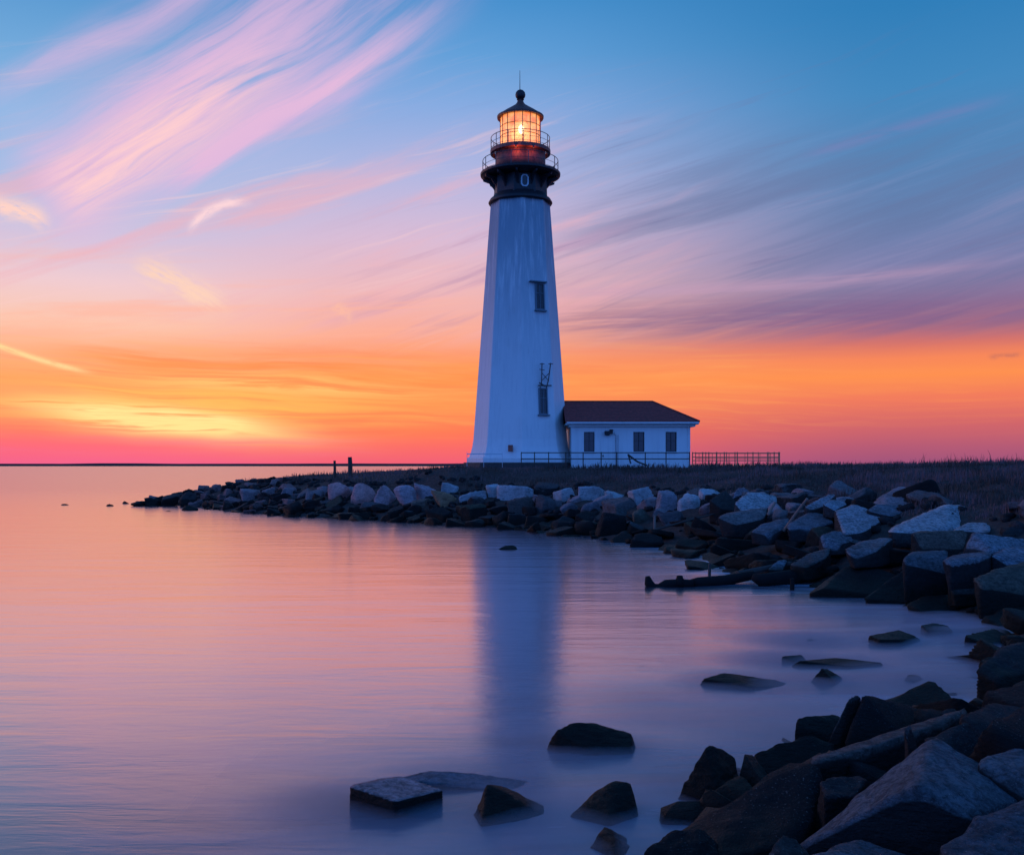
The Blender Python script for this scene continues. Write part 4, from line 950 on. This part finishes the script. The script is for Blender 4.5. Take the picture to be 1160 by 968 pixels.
# driftwood log with an upturned fork
q = MB(); Y = 30.0
q.tube([W(733.5,652.5,Y), W(735,660,Y), W(739,666,Y), W(747,668,Y), W(757,666.5,Y)], [.07,.14,.17,.19,.16], 10)
q.tube([W(741,668,Y), W(755,662,Y), W(770,661,Y), W(785,661,Y)], [.10,.16,.15,.13], 10)
q.tube([W(770,664,Y-.1), W(770,652,Y)], [.16,.09], 8); q.tube([W(768,672,Y-.1), W(771,655,Y)], [.1,.13], 8)
o = q.build('driftwood', DRIFT, smooth=True); tag(o, 'dark wet driftwood with an upturned fork at its water end', 'driftwood', 'beached timber')
q = MB(); q.tube([W(784,661,Y+.1), W(792,660,Y+.2), W(820,657.5,Y+.5), W(853,651,Y+1)], [.15,.18,.17,.14], 10)
o = q.build('driftwood', DRIFT, smooth=True); tag(o, 'thick dark log lying between the forked driftwood and the long timber', 'driftwood', 'beached timber')
q = MB(); pts = [(852,653,.2),(862,657,.15),(885,655,.6),(915,651,.9),(948,644,1.6)]; q.tube([W(a, b_, Y+c_) for a, b_, c_ in pts], [.10,.20,.24,.22,.10], 12)
o = q.build('driftwood', DRIFT, smooth=True); tag(o, 'long smooth dark timber at the foot of the slabs behind the stake', 'driftwood', 'beached timber')
pole('long dark plank lying over the rocks above the beached timber', W(836, 650, 31.2), W(965, 626, 33), .10, WOOD, 'plank', 'plank')
pole('thin dark branch lying across the boulders below the far railing', W(742, 600, 45), W(812, 581, 45.5), .045, WOOD, 'branch', 'branch')

# ------------------------------------------------------------------ heath and grass: stuff
def blades(n, seed, name, label, test, hmin, hmax, wd):
    r = np.random.default_rng(seed); u = r.uniform(120, 1185, n*3); Y = 22*np.exp(r.uniform(0, 1, n*3)*np.log(135/22)); x = (u-580)/F*Y
    P = np.c_[x, Y]; d = sdist(P); clump = fbm(np.c_[P*.45, np.zeros(len(P))], 3, 31)
    ok = test(P, d, clump, u); P, d, clump = P[ok][:n], d[ok][:n], clump[ok][:n]; n = len(P); z = height(P)
    h = r.uniform(hmin, hmax, n)*(.35+1.0*np.clip(clump+.4, 0, 1.5)); a = r.uniform(0, pi, n); w = wd*(.6+P[:, 1]/55)
    ex, ey = np.cos(a)*w, np.sin(a)*w; lx, ly = r.normal(.10, .22, n)*h, r.normal(0, .2, n)*h
    V = np.empty((n, 5, 3))
    V[:, 0] = np.c_[P[:, 0]-ex, P[:, 1]-ey, z-.05]; V[:, 1] = np.c_[P[:, 0]+ex, P[:, 1]+ey, z-.05]
    V[:, 2] = np.c_[P[:, 0]+ex*.7+lx*.4, P[:, 1]+ey*.7+ly*.4, z+h*.6]; V[:, 3] = np.c_[P[:, 0]-ex*.7+lx*.4, P[:, 1]-ey*.7+ly*.4, z+h*.6]
    V[:, 4] = np.c_[P[:, 0]+lx, P[:, 1]+ly, z+h]
    b0 = np.arange(n)*5
    Fc = [(k, k+1, k+2, k+3) for k in b0.tolist()]+[(k+3, k+2, k+4) for k in b0.tolist()]
    me = mesh_from(name, V.reshape(-1, 3), Fc, GRASS); o = link(bpy.data.objects.new(name, me)); tag(o, label, 'grass', kind='stuff')
def notbuilt(P): return ~((np.abs(P[:, 0]-7.2) < 7.2) & (np.abs(P[:, 1]-81) < 4.3)) & (np.hypot(P[:, 0]-LX, P[:, 1]-LY) > 4.7)
blades(62000, 5, 'grass', 'low brown heath and dry grass on the bank behind the boulders', lambda P, d, c, u: (d > 6.3+c*.9) & notbuilt(P), .06, .38, .012)
blades(2400, 6, 'tall_grass', 'taller dark grass stems along the skyline at the right', lambda P, d, c, u: (u > 1030) & (P[:, 1] > 45) & (P[:, 1] < 75) & (c > -.1) & (d > 15), .35, .85, .014)

# low sea mist that softens the feet of the near rocks
mx_, my_ = np.meshgrid(np.arange(-6, 14, .25), np.arange(8.2, 27, .25)); mp = np.c_[mx_.ravel(), my_.ravel()]; md = -sdist(mp)
mh = .085*np.exp(-np.maximum(md, 0)/2.6)*np.clip((md+.9)/1.2, 0, 1)
for o_, au_ in ROCKS:
    if au_ is None and o_.get('group') == GW and o_.location.y < 25:
        mh = np.maximum(mh, .10*np.exp(-(((mp[:, 0]-o_.location.x)/1.25)**2+((mp[:, 1]-o_.location.y)/1.1)**2)))
mh = mh*(1+.35*fbm(np.c_[mp*np.array([.5, 1.1]), np.zeros(len(mp))], 3, 9))
bx = np.minimum(np.minimum(mp[:, 0]+6, 13.75-mp[:, 0]), np.minimum(mp[:, 1]-8.2, 26.8-mp[:, 1])); mh = np.maximum(mh*np.clip(bx/1.5, 0, 1)-.012, 0)
ry, rx_ = mx_.shape; ii = np.arange(ry*rx_).reshape(ry, rx_); qd = np.stack([ii[:-1,:-1], ii[:-1,1:], ii[1:,1:], ii[1:,:-1]], -1).reshape(-1, 4)
qd = qd[mh[qd].max(1) > 0]; nv = len(mp); used = set(map(tuple, np.sort(np.concatenate([qd[:, [0,1]], qd[:, [1,2]], qd[:, [2,3]], qd[:, [3,0]]]), axis=1).tolist()))
q = MB(); q.V = [Vector((x, y, .014+h)) for (x, y), h in zip(mp.tolist(), mh.tolist())]+[Vector((x, y, .010)) for x, y in mp.tolist()]
q.F = [tuple(f) for f in qd.tolist()]+[tuple(k+nv for k in f[::-1]) for f in qd.tolist()]
ec = {}
for f in qd.tolist():
    for k in range(4):
        a_, b2 = f[k], f[(k+1) % 4]; ec[(a_, b2)] = 1
q.F += [(b2, a_, a_+nv, b2+nv) for (a_, b2) in ec if (b2, a_) not in ec]
mm = bpy.data.materials.new('sea_mist'); mm.use_nodes = True
nt = mm.node_tree; nt.nodes.remove(nt.nodes['Principled BSDF']); pv = nt.nodes.new('ShaderNodeVolumePrincipled'); pv.inputs['Density'].default_value = 2.4; pv.inputs['Color'].default_value = (.62,.72,.9,1); pv.inputs['Anisotropy'].default_value = .3
nt.links.new(pv.outputs[0], nt.nodes['Material Output'].inputs['Volume'])
mo = q.build('mist', mm); tag(mo, 'thin pale mist of spray lying on the near water', 'mist', kind='stuff')

# ------------------------------------------------------------------ drop stones that nothing of is seen, then describe the rest
bpy.context.view_layer.update()
dg = bpy.context.evaluated_depsgraph_get(); org = Vector((0, 0, CH)); seen = {}
pos = {}
for yy in np.arange(538, 968, 1.5):
    for xx in np.arange(135, 1160, 1.8):
        dr_ = W(xx, yy, 1)-org; ok, loc, nr, fi, ob, mt = SC.ray_cast(dg, org, dr_)
        while ok and ob.name == 'mist': ok, loc, nr, fi, ob, mt = SC.ray_cast(dg, loc+dr_.normalized()*.002, dr_)
        if ok and ob is not None and ob.name.startswith('boulder'):
            seen[ob.name] = seen.get(ob.name, 0)+1; p = pos.setdefault(ob.name, [0, 0]); p[0] += xx; p[1] += yy
zones = [(200,'at the low tip of the point'),(260,'on the outer point'),(320,'on the point left of both posts'),(385,'below the thin post'),(450,'right of the thick post'),(525,'left of the lighthouse'),
 (590,'below the left half of the tower'),(642,'below the right half of the tower'),(695,"below the left window"),(742,'below the middle window'),(785,'below the right window'),(885,'below the far railing'),
 (965,'right of the far railing'),(1045,'below the bare grass'),(1300,'at the right edge')]
cells = {}; kept = 0
for o, au in ROCKS:
    s = seen.get(o.name, 0)
    if au is None: continue
    if s < 5 or kept >= 215: bpy.data.objects.remove(o); continue
    kept += 1
    cx, cy = pos[o.name][0]/s, pos[o.name][1]/s; tw, d = au
    if o.location.y < 20: zn = 'among the near blocks'
    else: zn = next(z for lim, z in zones if cx < lim)
    tier = 'at the waterline' if d < 1.6 else 'low on the bank' if d < 3.6 else 'high on the bank' if d < 5.8 else 'atop the bank'
    cells.setdefault((tw, tier, zn), []).append((cx, o))
ordn = ['leftmost','second from left','third from left','fourth from left','fifth from left','sixth from left','seventh from left','eighth from left','ninth from left','tenth from left']+['%dth from left' % k for k in range(11, 40)]
for (tw, tier, zn), L_ in cells.items():
    L_.sort(key=lambda q: q[0])
    for k, (cx, o) in enumerate(L_):
        o['label'] = '%s stone %s %s' % (tw, tier, zn)+('' if len(L_) == 1 else ', '+ordn[k])
print('KEPT', kept, 'rocks', len([o for o in SC.objects if o.name.startswith('boulder')]))
